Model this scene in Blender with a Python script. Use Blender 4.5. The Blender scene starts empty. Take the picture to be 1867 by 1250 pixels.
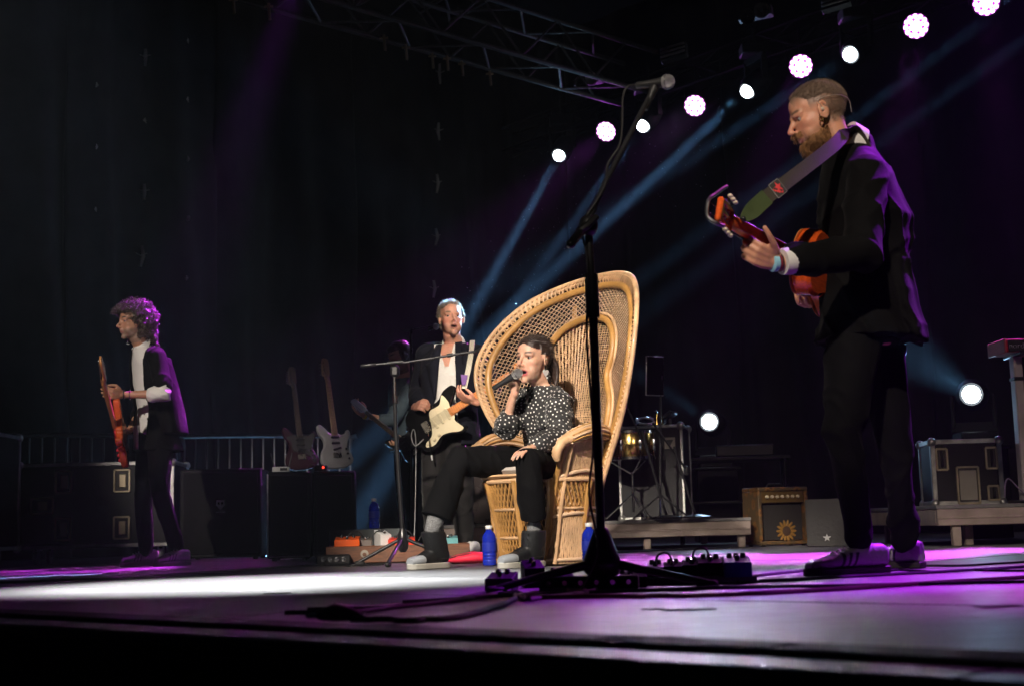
import bpy, bmesh, math, random
import numpy as np
from mathutils import Vector, Matrix, Euler, noise
R = math.radians
random.seed(7); RNG = np.random.default_rng(7)
SC = bpy.context.scene
COL = SC.collection
# ------------------------------------------------------------------ camera
FPX, PITCH, ROLL, CAM_Z = 2520.0, R(7.55), R(1.5), 0.196
cam_d = bpy.data.cameras.new('camera'); cam = bpy.data.objects.new('camera', cam_d); COL.objects.link(cam)
SC.camera = cam
cam_d.sensor_width = 36; cam_d.lens = FPX/1867*36; cam_d.clip_start = .05; cam_d.clip_end = 500
_f = Vector((0, math.cos(PITCH), math.sin(PITCH))); _r0 = Vector((1, 0, 0)); _u0 = _r0.cross(_f)
_r = _r0*math.cos(ROLL)-_u0*math.sin(ROLL); _u = _u0*math.cos(ROLL)+_r0*math.sin(ROLL)
_m = Matrix((_r, _u, -_f)).transposed().to_4x4(); _m.translation = (0, 0, CAM_Z); cam.matrix_world = _m
cam_d.dof.use_dof = True; cam_d.dof.focus_distance = 7.1; cam_d.dof.aperture_fstop = 4.0
# ------------------------------------------------------------------ night world
W = bpy.data.worlds.new('World'); SC.world = W; W.use_nodes = True
_bg = W.node_tree.nodes['Background']; _bg.inputs[0].default_value = (.25, .4, .8, 1); _bg.inputs[1].default_value = .0012
SC.view_settings.view_transform = 'Standard'; SC.view_settings.look = 'None'; SC.view_settings.exposure = 0; SC.view_settings.gamma = 1
SC.render.engine = 'CYCLES'
cy = SC.cycles
cy.use_denoising = True; cy.max_bounces = 6; cy.diffuse_bounces = 2; cy.glossy_bounces = 3; cy.transmission_bounces = 6; cy.volume_bounces = 0
cy.transparent_max_bounces = 8; cy.sample_clamp_indirect = 4; cy.adaptive_threshold = .02; cy.caustics_reflective = False; cy.caustics_refractive = False

def ray(px, py):
    return _f + _r*((px-933.5)/FPX) + _u*((625-py)/FPX)
def at(px, py, d):                      # point seen at a place in the picture, d metres into the scene
    q = ray(px, py); return Vector((0, 0, CAM_Z)) + q*(d/q.y)
def atz(px, py, z):                     # the same at a known height
    q = ray(px, py); return Vector((0, 0, CAM_Z)) + q*((z-CAM_Z)/q.z)
def onfloor(px, d):                     # a floor point at that depth below picture column px
    y = 625.0
    p = at(px, 990, d); q = at(px, 1000, d)
    y = 990 + 10*p.z/(p.z-q.z); p = at(px, y, d); p.z = 0; return p
U = Vector((-.737, .676, 0)); N = Vector((.676, .737, 0))     # stage axes: along its front edge, and into its depth
# ------------------------------------------------------------------ stage lamps (fixtures of the visible ones are built further down)
def spot(name, loc, target, watts, deg, col=(1, 1, 1), blend=.5, radius=.06):
    d = bpy.data.lights.new(name, 'SPOT'); d.energy = watts; d.spot_size = R(deg); d.spot_blend = blend; d.color = col; d.shadow_soft_size = radius
    o = bpy.data.objects.new(name, d); COL.objects.link(o); o.location = loc
    o.rotation_euler = (Vector(target)-Vector(loc)).to_track_quat('-Z', 'Y').to_euler(); return o
BLUE = (.24, .56, 1.0); PURPLE = (.62, .05, 1.0); PINK = (.85, .08, 1.0)
WHITE_LAMPS = [  # picture place of the lens, floor place its beam lands on
    ((1019, 284), (620, 12.4), 620000, 2.9), ((1172, 230), (607, 12.2), 400000, 2.4),
    ((1362, 167), (446, 12.0), 820000, 2.7), ((1550, 100), (836, 566, 9.35), 170000, 2.3)]
WH = []
for (p, q, w, a) in WHITE_LAMPS:
    L = atz(*p, 4.7); T = at(*q) if len(q) == 3 else onfloor(*q); WH.append((L, T)); spot('beam_light', L+(T-L).normalized()*.09, T, w, a, BLUE, .7, .05)
# two more lamps of the same row beyond the picture's right edge
for k, (q, w) in enumerate((((500, 12.2), 170000), ((560, 12.3), 130000))):
    L = WH[3][0] + (WH[3][0]-WH[2][0])*(1.35+k*.9); spot('beam_light', L, onfloor(*q), w, 2.5, BLUE, .7, .05)
LOW_LAMPS = [((1293, 768), 13.0, (1095, 633), 9.2, 22000), ((1771, 718), 11.0, (1592, 602), 5.15, 60000)]
LW = []
for (p, d, q, d2, w) in LOW_LAMPS:
    L = at(*p, d); T = at(*q, d2); LW.append((L, T)); spot('beam_light', L+(T-L).normalized()*.09, T, w, 3.2, (.25, .62, 1), .7, .05)
PURPLE_PX = [(1105, 240), (1267, 193), (1460, 121), (1670, 48), (1798, 5)]
PU = [atz(*p, 4.9) for p in PURPLE_PX]
_st = (PU[3]-PU[0])/3
PU_ALL = PU[:4] + [PU[4]] + [PU[3]+_st*1.0, PU[3]+_st*2.0]
PU_T = [(-2.45, 8.8, 0), (-1.4, 6.6, 0), (.7, 7.9, 0), (1.7, 7.3, 0), (3.0, 7.8, 0), (1.4, 4.6, 0), (1.9, 5.4, .9)]
PU_W = [9000, 3500, 6000, 6000, 4500, 900, 500]
for L, T, w in zip(PU_ALL, PU_T, PU_W):
    spot('wash_light', L+(Vector(T)-L).normalized()*.1, T, w, 12.5, PINK, .8, .1)
# violet spots added high out of view for the edge on backs and hair
spot('wash_light', (3.5, 6.9, 4.4), (1.5, 5.1, 1.0), 4200, 20, (.45, .02, 1), .5, .1)
spot('wash_light', (-1.65, 11.0, 4.9), (-2.36, 9.3, 1.42), 8000, 12, (.7, .04, 1), .5, .1)  # added above the curly haired guitarist, where no lamp hangs
# unseen front lamps behind the camera: two keys, then added fills
spot('front_light', (-2.6, -1.5, 5.4), (-.05, 7.3, .85), 7600, 15, (1, .88, .75), .6, .12)
spot('front_light', (-1.2, -2.5, 5.6), (1.05, 5.0, 1.5), 2600, 16, (1, .86, .72), .7, .12)
spot('front_light', (-4.5, -1.5, 5.4), (-2.45, 9.4, 1.3), 3600, 9, (1, .88, .78), .8, .12)  # fill added for the curly haired guitarist
spot('front_light', (2.5, -1.0, 6.0), (3.0, 10.0, .6), 480, 36, (1, .8, .66), .8, .15)  # fill added for the keyboard, riser and gear at the right
spot('front_light', (1.5, -2.0, 5.2), (-.32, 9.3, 1.4), 7600, 5.6, (1, .86, .72), .6, .1)  # extra spot added to brighten the grey haired guitarist
# spots added without fixtures, for the boards and the bearded man's head
spot('wash_light', WH[1][0]+Vector((.3, -.2, 0)), (.5, 3.1, 0), 750, 20, (.92, .82, 1), .9, .1)  # added beside a back row lamp, standing in for its white spill
spot('wash_light', (3.2, 7.6, 4.8), (1.16, 5.0, 1.74), 280, 9, (.9, .1, .8), .5, .1)  # unseen pink spot added to edge the bearded man's head
spot('front_light', (-4.2, 4.4, 6.0), (-.95, 5.6, 0), 21000, 20, (.95, .97, 1), 1.0, .1)  # unseen overhead spot added to make the white pool on the boards
spot('wash_light', PU[1]+Vector((.2, -.2, 0)), (-.7, 4.3, 0), 1500, 13, PINK, .9, .1)  # extra pink spot added beside a purple lamp to tint the left foreground
for L in [w[0] for w in WH]+[w[0] for w in LW]: spot('halo_spot', L+Vector((-.02, -.13, -.04)), L+Vector((-.1, -1, -.25)), 14, 140, (.3, .62, 1), .3, .03)  # wide spots added to imitate a bloom halo at the white lenses
for L in PU: spot('halo_spot', L+Vector((-.02, -.1, -.04)), L+Vector((-.1, -1, -.25)), 10, 140, (.6, .05, 1), .3, .03)  # same added halo for the purple lamps
# ------------------------------------------------------------------ materials
MATS = {}
def mat(name, col, rough=.5, metal=0, var=.15, scale=8, bump=0, bscale=40, sheen=0, emit=None, es=0, coat=0, trans=0, ior=1.45, alpha=1, attr=False, sss=0, stretch=None, spec=.5):
    if name in MATS: return MATS[name]
    m = bpy.data.materials.new(name); m.use_nodes = True; nt = m.node_tree; b = nt.nodes['Principled BSDF']; MATS[name] = m
    b.inputs['Roughness'].default_value = rough; b.inputs['Metallic'].default_value = metal; b.inputs['Specular IOR Level'].default_value = spec
    tc = nt.nodes.new('ShaderNodeTexCoord'); src = tc.outputs['Object']
    if stretch:
        mp = nt.nodes.new('ShaderNodeMapping'); mp.inputs['Scale'].default_value = stretch; nt.links.new(src, mp.inputs['Vector']); src = mp.outputs[0]
    n = nt.nodes.new('ShaderNodeTexNoise'); n.inputs['Scale'].default_value = scale; n.inputs['Detail'].default_value = 5; nt.links.new(src, n.inputs['Vector'])
    mr = nt.nodes.new('ShaderNodeMapRange'); mr.inputs[3].default_value = 1-var; mr.inputs[4].default_value = 1+var
    mr.inputs[1].default_value = .3; mr.inputs[2].default_value = .7; nt.links.new(n.outputs[0], mr.inputs[0])
    mx = nt.nodes.new('ShaderNodeMix'); mx.data_type = 'RGBA'; mx.blend_type = 'MULTIPLY'; mx.inputs[0].default_value = 1
    if attr:
        a = nt.nodes.new('ShaderNodeAttribute'); a.attribute_name = 'Col'; nt.links.new(a.outputs['Color'], mx.inputs[6])
    else: mx.inputs[6].default_value = (*col, 1)
    nt.links.new(mr.outputs[0], mx.inputs[7]); nt.links.new(mx.outputs[2], b.inputs['Base Color'])
    r2 = nt.nodes.new('ShaderNodeMapRange'); r2.inputs[3].default_value = max(.02, rough-.12); r2.inputs[4].default_value = min(1, rough+.12); nt.links.new(n.outputs[0], r2.inputs[0]); nt.links.new(r2.outputs[0], b.inputs['Roughness'])
    if bump:
        n2 = nt.nodes.new('ShaderNodeTexNoise'); n2.inputs['Scale'].default_value = bscale; n2.inputs['Detail'].default_value = 4; nt.links.new(src, n2.inputs['Vector'])
        bp = nt.nodes.new('ShaderNodeBump'); bp.inputs['Strength'].default_value = bump; bp.inputs['Distance'].default_value = .01; nt.links.new(n2.outputs[0], bp.inputs['Height']); nt.links.new(bp.outputs[0], b.inputs['Normal'])
    if sheen: b.inputs['Sheen Weight'].default_value = sheen; b.inputs['Sheen Roughness'].default_value = .4
    if emit: b.inputs['Emission Color'].default_value = (*emit, 1); b.inputs['Emission Strength'].default_value = es
    if coat: b.inputs['Coat Weight'].default_value = coat; b.inputs['Coat Roughness'].default_value = .08
    if trans: b.inputs['Transmission Weight'].default_value = trans; b.inputs['IOR'].default_value = ior
    if alpha < 1: b.inputs['Alpha'].default_value = alpha
    if sss: b.inputs['Subsurface Weight'].default_value = sss; b.inputs['Subsurface Radius'].default_value = (1, .25, .12); b.inputs['Subsurface Scale'].default_value = .006
    return m
BLACKP = mat('black_plastic', (.012, .012, .013), .42, bump=.1, bscale=300)
BLACKM = mat('black_metal', (.014, .014, .015), .32, .0, coat=.3)
CHROME = mat('chrome', (.75, .75, .76), .15, 1, .05)
STEEL = mat('galvanised_steel', (.2, .2, .205), .45, 1, .2)
ALU = mat('aluminium_edge', (.55, .54, .52), .38, .85, .25, 14, .15)
PLY = mat('black_laminate', (.012, .012, .013), .5, spec=.3, bump=.2, bscale=120, scale=4, var=.35)
RUBBER = mat('rubber', (.01, .01, .01), .6)
WHITEP = mat('white_plastic', (.75, .75, .74), .4)
REDP = mat('red_plastic', (.6, .02, .03), .35)
ORANGEP = mat('orange_paint', (.8, .13, .02), .35)
JACK = mat('black_suit_cloth', (.0042, .004, .0042), .8, spec=.06, bump=.25, bscale=260, sheen=.02, scale=5, var=.3)
TROUS = mat('black_trouser_cloth', (.0055, .0055, .0062), .8, spec=.06, bump=.25, bscale=260, sheen=.02, scale=5, var=.3)
SHIRT = mat('white_shirt_cotton', (.68, .66, .62), .75, bump=.2, bscale=120, var=.06)
SKIN = mat('skin', (.5, .3, .22), .5, attr=True, var=.1, scale=30, bump=.12, bscale=220, sss=.12)
LEATHER = mat('black_shoe_leather', (.014, .015, .016), .5, bump=.15, bscale=150, scale=30)
# ------------------------------------------------------------------ mesh building
def frame(z, up=Vector((0, 0, 1))):
    z = Vector(z).normalized(); up = Vector(up)
    if abs(z.dot(up.normalized())) > .98: up = Vector((0, 1, 0)) if abs(z.y) < .9 else Vector((1, 0, 0))
    x = up.cross(z).normalized(); y = z.cross(x); return x, y, z
def basis(x, y, z, o=(0, 0, 0)):
    m = Matrix((x, y, z)).transposed().to_4x4(); m.translation = o; return m
class MB:
    def __init__(s, M=None): s.v = []; s.f = []; s.M = M
    def add(s, vs, fs):
        k = len(s.v)
        s.v += [tuple(s.M @ Vector(p)) for p in vs] if s.M is not None else [tuple(p) for p in vs]
        s.f += [tuple(i+k for i in q) for q in fs]; return s
    def box(s, c, size, bev=None, M=None):
        c = Vector(c); hx, hy, hz = [a/2 for a in size]; b = min(.004, min(hx, hy, hz)*.4) if bev is None else bev
        vs = []; ix = {}
        for sx in (-1, 1):
            for sy in (-1, 1):
                for sz in (-1, 1):
                    ix[sx, sy, sz] = len(vs)
                    vs += [Vector((sx*hx, sy*(hy-b), sz*(hz-b))), Vector((sx*(hx-b), sy*hy, sz*(hz-b))), Vector((sx*(hx-b), sy*(hy-b), sz*hz))]
        fs = []
        for a in range(3):
            o = [i for i in range(3) if i != a]
            for sg in (-1, 1):
                q = []
                for (p, r) in ((-1, -1), (1, -1), (1, 1), (-1, 1)):
                    k = [0, 0, 0]; k[a] = sg; k[o[0]] = p; k[o[1]] = r; q.append(ix[tuple(k)]+a)
                if (sg > 0) == (a == 1): q.reverse()
                fs.append(q)
        for a in range(3):
            o = [i for i in range(3) if i != a]
            for p in (-1, 1):
                for r in (-1, 1):
                    k0 = [0, 0, 0]; k1 = [0, 0, 0]; k0[a] = -1; k1[a] = 1
                    for k in (k0, k1): k[o[0]] = p; k[o[1]] = r
                    q = [ix[tuple(k0)]+o[0], ix[tuple(k1)]+o[0], ix[tuple(k1)]+o[1], ix[tuple(k0)]+o[1]]
                    n = (vs[q[1]]-vs[q[0]]).cross(vs[q[2]]-vs[q[0]]); cc = sum((vs[i] for i in q), Vector())
                    if n.dot(cc) < 0: q.reverse()
                    fs.append(q)
        for k, i in ix.items():
            q = [i, i+1, i+2]; n = (vs[q[1]]-vs[q[0]]).cross(vs[q[2]]-vs[q[0]])
            if n.dot(vs[i]) < 0: q.reverse()
            fs.append(q)
        vs = [(M @ p if M is not None else p)+c for p in vs]
        return s.add(vs, fs)
    def bar(s, a, b, w, h, up=(0, 0, 1), bev=None):      # a beam with rectangular section from a to b
        a = Vector(a); b = Vector(b); x, y, z = frame(b-a, up); m = basis(x, y, z)
        return s.box((a+b)/2, (w, h, (b-a).length), bev, m)
    def tube(s, path, rad, n=8, closed=False, ex=None):   # ex: flattening (x,y)
        P = [Vector(p) for p in path]; m = len(P)
        rad = [rad]*m if not hasattr(rad, '__len__') else list(rad)
        vs = []; fs = []; px = None
        for i in range(m):
            t = (P[(i+1) % m]-P[i-1]) if closed else (P[min(i+1, m-1)]-P[max(i-1, 0)])
            if t.length < 1e-9: t = Vector((0, 0, 1))
            t.normalize()
            if px is None: x, y, _ = frame(t)
            else:
                x = px - t*px.dot(t)
                if x.length < 1e-6: x, y, _ = frame(t)
                x.normalize(); y = t.cross(x)
            px = x
            ea, eb = ex if ex else (1, 1)
            for k in range(n):
                a = 2*math.pi*k/n; vs.append(P[i]+x*(rad[i]*ea*math.cos(a))+y*(rad[i]*eb*math.sin(a)))
        for i in range(m if closed else m-1):
            j = (i+1) % m
            for k in range(n): fs.append((i*n+k, i*n+(k+1) % n, j*n+(k+1) % n, j*n+k))
        if not closed:
            fs.append(tuple(range(n))[::-1]); fs.append(tuple((m-1)*n+k for k in range(n)))
        return s.add(vs, fs)
    def limb(s, path, rad, n=12, ex=None):               # tube with rounded ends
        P = [Vector(p) for p in path]; rad = list(rad)
        d0 = (P[0]-P[1]).normalized(); d1 = (P[-1]-P[-2]).normalized()
        a = [P[0]+d0*rad[0]*.85, P[0]+d0*rad[0]*.5]; ra = [rad[0]*.3, rad[0]*.8]
        b = [P[-1]+d1*rad[-1]*.5, P[-1]+d1*rad[-1]*.85]; rb = [rad[-1]*.8, rad[-1]*.3]
        return s.tube(a+P+b, ra+rad+rb, n, ex=ex)
    def ell(s, c, r, n=14, M=None, m=None):
        c = Vector(c); r = r if hasattr(r, '__len__') else (r, r, r); m = m or max(6, n*2//3); vs = []; fs = []
        vs.append(Vector((0, 0, -r[2])))
        for i in range(1, m):
            a = -math.pi/2+math.pi*i/m
            for k in range(n):
                b = 2*math.pi*k/n; vs.append(Vector((r[0]*math.cos(a)*math.cos(b), r[1]*math.cos(a)*math.sin(b), r[2]*math.sin(a))))
        vs.append(Vector((0, 0, r[2]))); L = len(vs)-1
        for k in range(n):
            fs.append((0, 1+(k+1) % n, 1+k)); fs.append((L, L-n+k, L-n+(k+1) % n))
            for i in range(m-2): fs.append((1+i*n+k, 1+i*n+(k+1) % n, 1+(i+1)*n+(k+1) % n, 1+(i+1)*n+k))
        return s.add([(M @ p if M is not None else p)+c for p in vs], fs)
    def lathe(s, prof, c=(0, 0, 0), ax=(0, 0, 1), n=20):  # prof: (radius, height)
        x, y, z = frame(ax); c = Vector(c); vs = []; fs = []; m = len(prof)
        for (r, h) in prof:
            for k in range(n):
                a = 2*math.pi*k/n; vs.append(c+z*h+x*(r*math.cos(a))+y*(r*math.sin(a)))
        for i in range(m-1):
            for k in range(n): fs.append((i*n+k, i*n+(k+1) % n, (i+1)*n+(k+1) % n, (i+1)*n+k))
        fs.append(tuple(range(n))[::-1]); fs.append(tuple((m-1)*n+k for k in range(n)))
        return s.add(vs, fs)
    def prism(s, pts, z0, z1, M=None, bev=.003):          # outline in a plane, thickened, with an eased edge
        n = len(pts); cx = sum(p[0] for p in pts)/n; cyy = sum(p[1] for p in pts)/n
        ar = sum(pts[i][0]*pts[(i+1) % n][1]-pts[(i+1) % n][0]*pts[i][1] for i in range(n))
        if ar < 0: pts = pts[::-1]
        def ins(d):
            out = []
            for i in range(n):
                a = Vector(pts[i-1]); b = Vector(pts[i]); c = Vector(pts[(i+1) % n])
                t = (c-a); t = t.normalized() if t.length > 1e-9 else Vector((1, 0)); out.append((b.x-t.y*d, b.y+t.x*d))
            return out
        inn = ins(bev)
        rings = [[(x, y, z0) for x, y in inn], [(x, y, z0+bev) for x, y in pts], [(x, y, z1-bev) for x, y in pts], [(x, y, z1) for x, y in inn]]
        vs = [Vector(p) for r in rings for p in r]; fs = []
        for i in range(3):
            for k in range(n): fs.append((i*n+k, i*n+(k+1) % n, (i+1)*n+(k+1) % n, (i+1)*n+k))
        fs.append(tuple(range(n))[::-1]); fs.append(tuple(3*n+k for k in range(n)))
        return s.add([M @ p for p in vs] if M is not None else vs, fs)
    def loft(s, rings, n=28, e=2.3):                      # rings: (centre, half-width vector, half-depth vector)
        vs = []; fs = []; m = len(rings)
        for (c, a, b) in rings:
            c = Vector(c); a = Vector(a); b = Vector(b)
            for k in range(n):
                t = 2*math.pi*k/n; ct, st = math.cos(t), math.sin(t)
                vs.append(c+a*(math.copysign(abs(ct)**(2/e), ct))+b*(math.copysign(abs(st)**(2/e), st)))
        for i in range(m-1):
            for k in range(n): fs.append((i*n+k, i*n+(k+1) % n, (i+1)*n+(k+1) % n, (i+1)*n+k))
        fs.append(tuple(range(n))[::-1]); fs.append(tuple((m-1)*n+k for k in range(n)))
        return s.add(vs, fs)
    def mesh(s, name):
        me = bpy.data.meshes.new(name); me.from_pydata([tuple(p) for p in s.v], [], s.f); me.update(); return me
    def build(s, name, m, parent=None, smooth=40, world=False):
        if world and parent is not None:
            root = parent
            while root.parent: root = root.parent
            inv = TM[root.name].inverted(); s.v = [tuple(inv @ Vector(p)) for p in s.v]
        return link(name, s.mesh(name), m, parent, smooth)
TM = {}
def link(name, me, m, parent=None, smooth=40):
    o = bpy.data.objects.new(name, me); COL.objects.link(o)
    if m is not None and not me.materials: me.materials.append(m)
    if smooth: me.shade_smooth(); me.set_sharp_from_angle(angle=R(smooth))
    if parent is not None: o.parent = parent
    return o
def tag(o, label, cat, group=None):
    o['label'] = label; o['category'] = cat
    if group: o['group'] = group
    return o
def thing(name, label, cat, loc=(0, 0, 0), rz=0, group=None, M=None):
    o = bpy.data.objects.new(name, None); COL.objects.link(o); o.empty_display_size = .1
    mw = M if M is not None else Matrix.Translation(loc) @ Matrix.Rotation(rz, 4, 'Z')
    o.matrix_world = mw; TM[o.name] = mw.copy(); return tag(o, label, cat, group)
def copy_thing(o, label, loc=None, rz=0, M=None, group=None):
    c = o.copy(); COL.objects.link(c); mw = M if M is not None else Matrix.Translation(loc) @ Matrix.Rotation(rz, 4, 'Z')
    c.matrix_world = mw; TM[c.name] = mw.copy(); c['label'] = label
    if group: c['group'] = group
    def rec(a, b):
        for ch in list(a.children):
            k = ch.copy(); COL.objects.link(k); k.parent = b; rec(ch, k)
    rec(o, c); return c
def structure(o): o['kind'] = 'structure'; return o
def stuff(o): o['kind'] = 'stuff'; return o
def crom(pts, k=6, closed=False):                          # smooth curve through points
    P = [Vector(p) for p in pts]; n = len(P); out = []
    for i in range(n if closed else n-1):
        g = (lambda j: P[j % n]) if closed else (lambda j: P[max(0, min(n-1, j))])
        a, b, c, d = g(i-1), g(i), g(i+1), g(i+2)
        for q in range(k):
            t = q/k; out.append(.5*((2*b)+(c-a)*t+(2*a-5*b+4*c-d)*t*t+(3*b-a-3*c+d)*t**3))
    if not closed: out.append(P[-1])
    return out
# ------------------------------------------------------------------ fusing pieces into one continuous surface
def fuse(mb, voxel, smooth=3):
    me = mb.mesh('tmp'); o = bpy.data.objects.new('tmp', me); COL.objects.link(o)
    md = o.modifiers.new('r', 'REMESH'); md.mode = 'VOXEL'; md.voxel_size = voxel; md.adaptivity = 0
    dg = bpy.context.evaluated_depsgraph_get(); ev = o.evaluated_get(dg); em = ev.to_mesh()
    v = np.empty(len(em.vertices)*3); em.vertices.foreach_get('co', v); v = v.reshape(-1, 3)
    L = np.empty(len(em.loops), dtype=np.int64); em.loops.foreach_get('vertex_index', L)
    st = np.empty(len(em.polygons), dtype=np.int64); em.polygons.foreach_get('loop_start', st)
    q = L[st[:, None]+np.arange(4)]
    ev.to_mesh_clear(); bpy.data.objects.remove(o); bpy.data.meshes.remove(me)
    return relax(v, q, smooth), q
def relax(v, q, it, mask=None, k=.5):
    e = np.concatenate([q[:, [0, 1]], q[:, [1, 2]], q[:, [2, 3]], q[:, [3, 0]]]); e = np.concatenate([e, e[:, ::-1]])
    cnt = np.bincount(e[:, 0], minlength=len(v))[:, None].clip(1)
    for _ in range(it):
        a = np.stack([np.bincount(e[:, 0], weights=v[e[:, 1], i], minlength=len(v)) for i in range(3)], 1)/cnt
        w = k if mask is None else k*mask[:, None]; v = v*(1-w)+a*w
    return v
def normals(v, q):
    fn = np.cross(v[q[:, 2]]-v[q[:, 0]], v[q[:, 3]]-v[q[:, 1]]); n = np.zeros_like(v)
    for i in range(4):
        for j in range(3): n[:, j] += np.bincount(q[:, i], weights=fn[:, j], minlength=len(v))
    return n/np.linalg.norm(n, axis=1, keepdims=True).clip(1e-9)
def fold(v, q, amp, freq=(12, 12, 8), seed=0):              # cloth folds
    r = np.random.default_rng(seed); n = normals(v, q); h = np.zeros(len(v))
    for k in range(8):
        d = r.normal(size=3)*np.array(freq)*(.5+.9*r.random()); w = v+.035*np.sin(v[:, ::-1]*9+r.random(3)*6)+.012*np.sin(v[:, [1, 2, 0]]*31+r.random(3)*6)
        s = np.sin(w @ d+r.random()*6.28); m = np.clip(.5+.8*np.sin(v @ r.normal(size=3)*5+r.random()*6), 0, 1); h += ((1-np.abs(s))**3-.25)*m
    return v+n*(h*amp/1.7)[:, None]
def quadmesh(name, v, q, m, parent=None, keep=None, col=None, solid=0, world=True, smooth=None):
    if keep is not None:
        q = q[keep[q].all(1)]; used = np.unique(q); mp = -np.ones(len(v), dtype=np.int64); mp[used] = np.arange(len(used)); v = v[used]; q = mp[q]
        if col is not None: col = col[used]
    if world and parent is not None:
        root = parent
        while root.parent: root = root.parent
        i = np.array(TM[root.name].inverted()); v = v @ i[:3, :3].T + i[:3, 3]
    me = bpy.data.meshes.new(name); me.vertices.add(len(v)); me.vertices.foreach_set('co', v.ravel().astype(np.float32))
    me.loops.add(q.size); me.loops.foreach_set('vertex_index', q.ravel().astype(np.int32)); me.polygons.add(len(q))
    me.polygons.foreach_set('loop_start', (np.arange(len(q))*4).astype(np.int32)); me.update(); me.validate()
    if col is not None:
        at_ = me.color_attributes.new('Col', 'FLOAT_COLOR', 'POINT'); c4 = np.ones((len(v), 4), np.float32); c4[:, :3] = col; at_.data.foreach_set('color', c4.ravel())
    me.shade_smooth(); o = link(name, me, m, parent, smooth)
    if solid: md = o.modifiers.new('thickness', 'SOLIDIFY'); md.thickness = solid; md.offset = -1
    return o
# ================================================================== setting
E0 = Vector((.72, 1.95, 0))
def S(a, b, z=0): p = E0+U*a+N*b; p.z = z; return p
gm = mat('pit_asphalt', (.03, .03, .032), .8, bump=.3, bscale=60)
g = MB(); g.add([(-260, -200, -1.25), (260, -200, -1.25), (260, 320, -1.25), (-260, 320, -1.25)], [(0, 1, 2, 3)]); structure(g.build('ground', gm, smooth=0))
# stage deck: dark underfloor with single painted plywood panels laid on it
def deck_mat():
    m = bpy.data.materials.new('scuffed_stage_paint'); m.use_nodes = True; nt = m.node_tree; b = nt.nodes['Principled BSDF']; A = nt.nodes.new; Lk = nt.links.new
    geo = A('ShaderNodeNewGeometry')
    n1 = A('ShaderNodeTexNoise'); n1.inputs['Scale'].default_value = 1.7; n1.inputs['Detail'].default_value = 7; n1.inputs['Roughness'].default_value = .65; Lk(geo.outputs['Position'], n1.inputs['Vector'])
    mp = A('ShaderNodeMapping'); mp.inputs['Rotation'].default_value = (0, 0, R(-42)); mp.inputs['Scale'].default_value = (3, 26, 1); Lk(geo.outputs['Position'], mp.inputs['Vector'])
    n2 = A('ShaderNodeTexNoise'); n2.inputs['Scale'].default_value = 2.2; n2.inputs['Detail'].default_value = 8; n2.inputs['Roughness'].default_value = .7; Lk(mp.outputs[0], n2.inputs['Vector'])
    n3 = A('ShaderNodeTexNoise'); n3.inputs['Scale'].default_value = 45; n3.inputs['Detail'].default_value = 5; Lk(geo.outputs['Position'], n3.inputs['Vector'])
    cr = A('ShaderNodeValToRGB'); cr.color_ramp.elements[0].position = .33; cr.color_ramp.elements[0].color = (.06, .058, .058, 1); cr.color_ramp.elements[1].position = .68; cr.color_ramp.elements[1].color = (.25, .245, .24, 1)
    mx = A('ShaderNodeMix'); mx.inputs[0].default_value = .62; Lk(n1.outputs[0], mx.inputs[2]); Lk(n2.outputs[0], mx.inputs[3]); Lk(mx.outputs[0], cr.inputs[0]); Lk(cr.outputs[0], b.inputs['Base Color'])
    rr = A('ShaderNodeMapRange'); rr.inputs[1].default_value = .3; rr.inputs[2].default_value = .7; rr.inputs[3].default_value = .26; rr.inputs[4].default_value = .68; Lk(n2.outputs[0], rr.inputs[0]); Lk(rr.outputs[0], b.inputs['Roughness'])
    oi = A('ShaderNodeObjectInfo'); ov = A('ShaderNodeMapRange'); ov.inputs[3].default_value = .72; ov.inputs[4].default_value = 1.2; Lk(oi.outputs['Random'], ov.inputs[0]); mm_ = A('ShaderNodeMix'); mm_.data_type = 'RGBA'; mm_.blend_type = 'MULTIPLY'; mm_.inputs[0].default_value = 1; Lk(cr.outputs[0], mm_.inputs[6]); Lk(ov.outputs[0], mm_.inputs[7]); Lk(mm_.outputs[2], b.inputs['Base Color'])
    bp = A('ShaderNodeBump'); bp.inputs['Strength'].default_value = .6; bp.inputs['Distance'].default_value = .004; Lk(n3.outputs[0], bp.inputs['Height']); Lk(bp.outputs[0], b.inputs['Normal'])
    return m
DECK = deck_mat()
def sbox(mb, a0, a1, b0, b1, z0, z1, bev=None):              # a box along the stage axes
    mb.box(S((a0+a1)/2, (b0+b1)/2, (z0+z1)/2), (a1-a0, b1-b0, z1-z0), bev, basis(U, N, Vector((0, 0, -1))))
fl = MB(); sbox(fl, -9, 21, -.30, 17, -.2, -.022); floor = structure(fl.build('stage_floor', mat('dark_underfloor', (.012, .012, .012), .9)))
pm = MB(); pm.box((0, 0, -.009), (1.992, .992, .018), .003); pmesh = pm.mesh('deck_panel'); pmesh.materials.append(DECK)
for i in range(-4, 8):
    for j in range(0, 13):
        o = bpy.data.objects.new('deck_panel', pmesh); COL.objects.link(o); o.parent = floor
        c = S(i*2+1+(j % 2)*.0, j+.5, random.uniform(-.0012, .0012)); mm = basis(-U, N, Vector((0, 0, 1)), c); o.matrix_world = mm
pm2 = MB(); sbox(pm2, -8, 16, 13.003, 16.9, -.018, 0); pm2.build('rear_deck_sheet', DECK, floor)
tr = MB(); sbox(tr, -8, 18, -.13, -.004, -.02, .006, .004); tr.build('edge_cable_trough', mat('black_rubber_strip', (.006, .006, .006), .8, bump=.3), floor)
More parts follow.
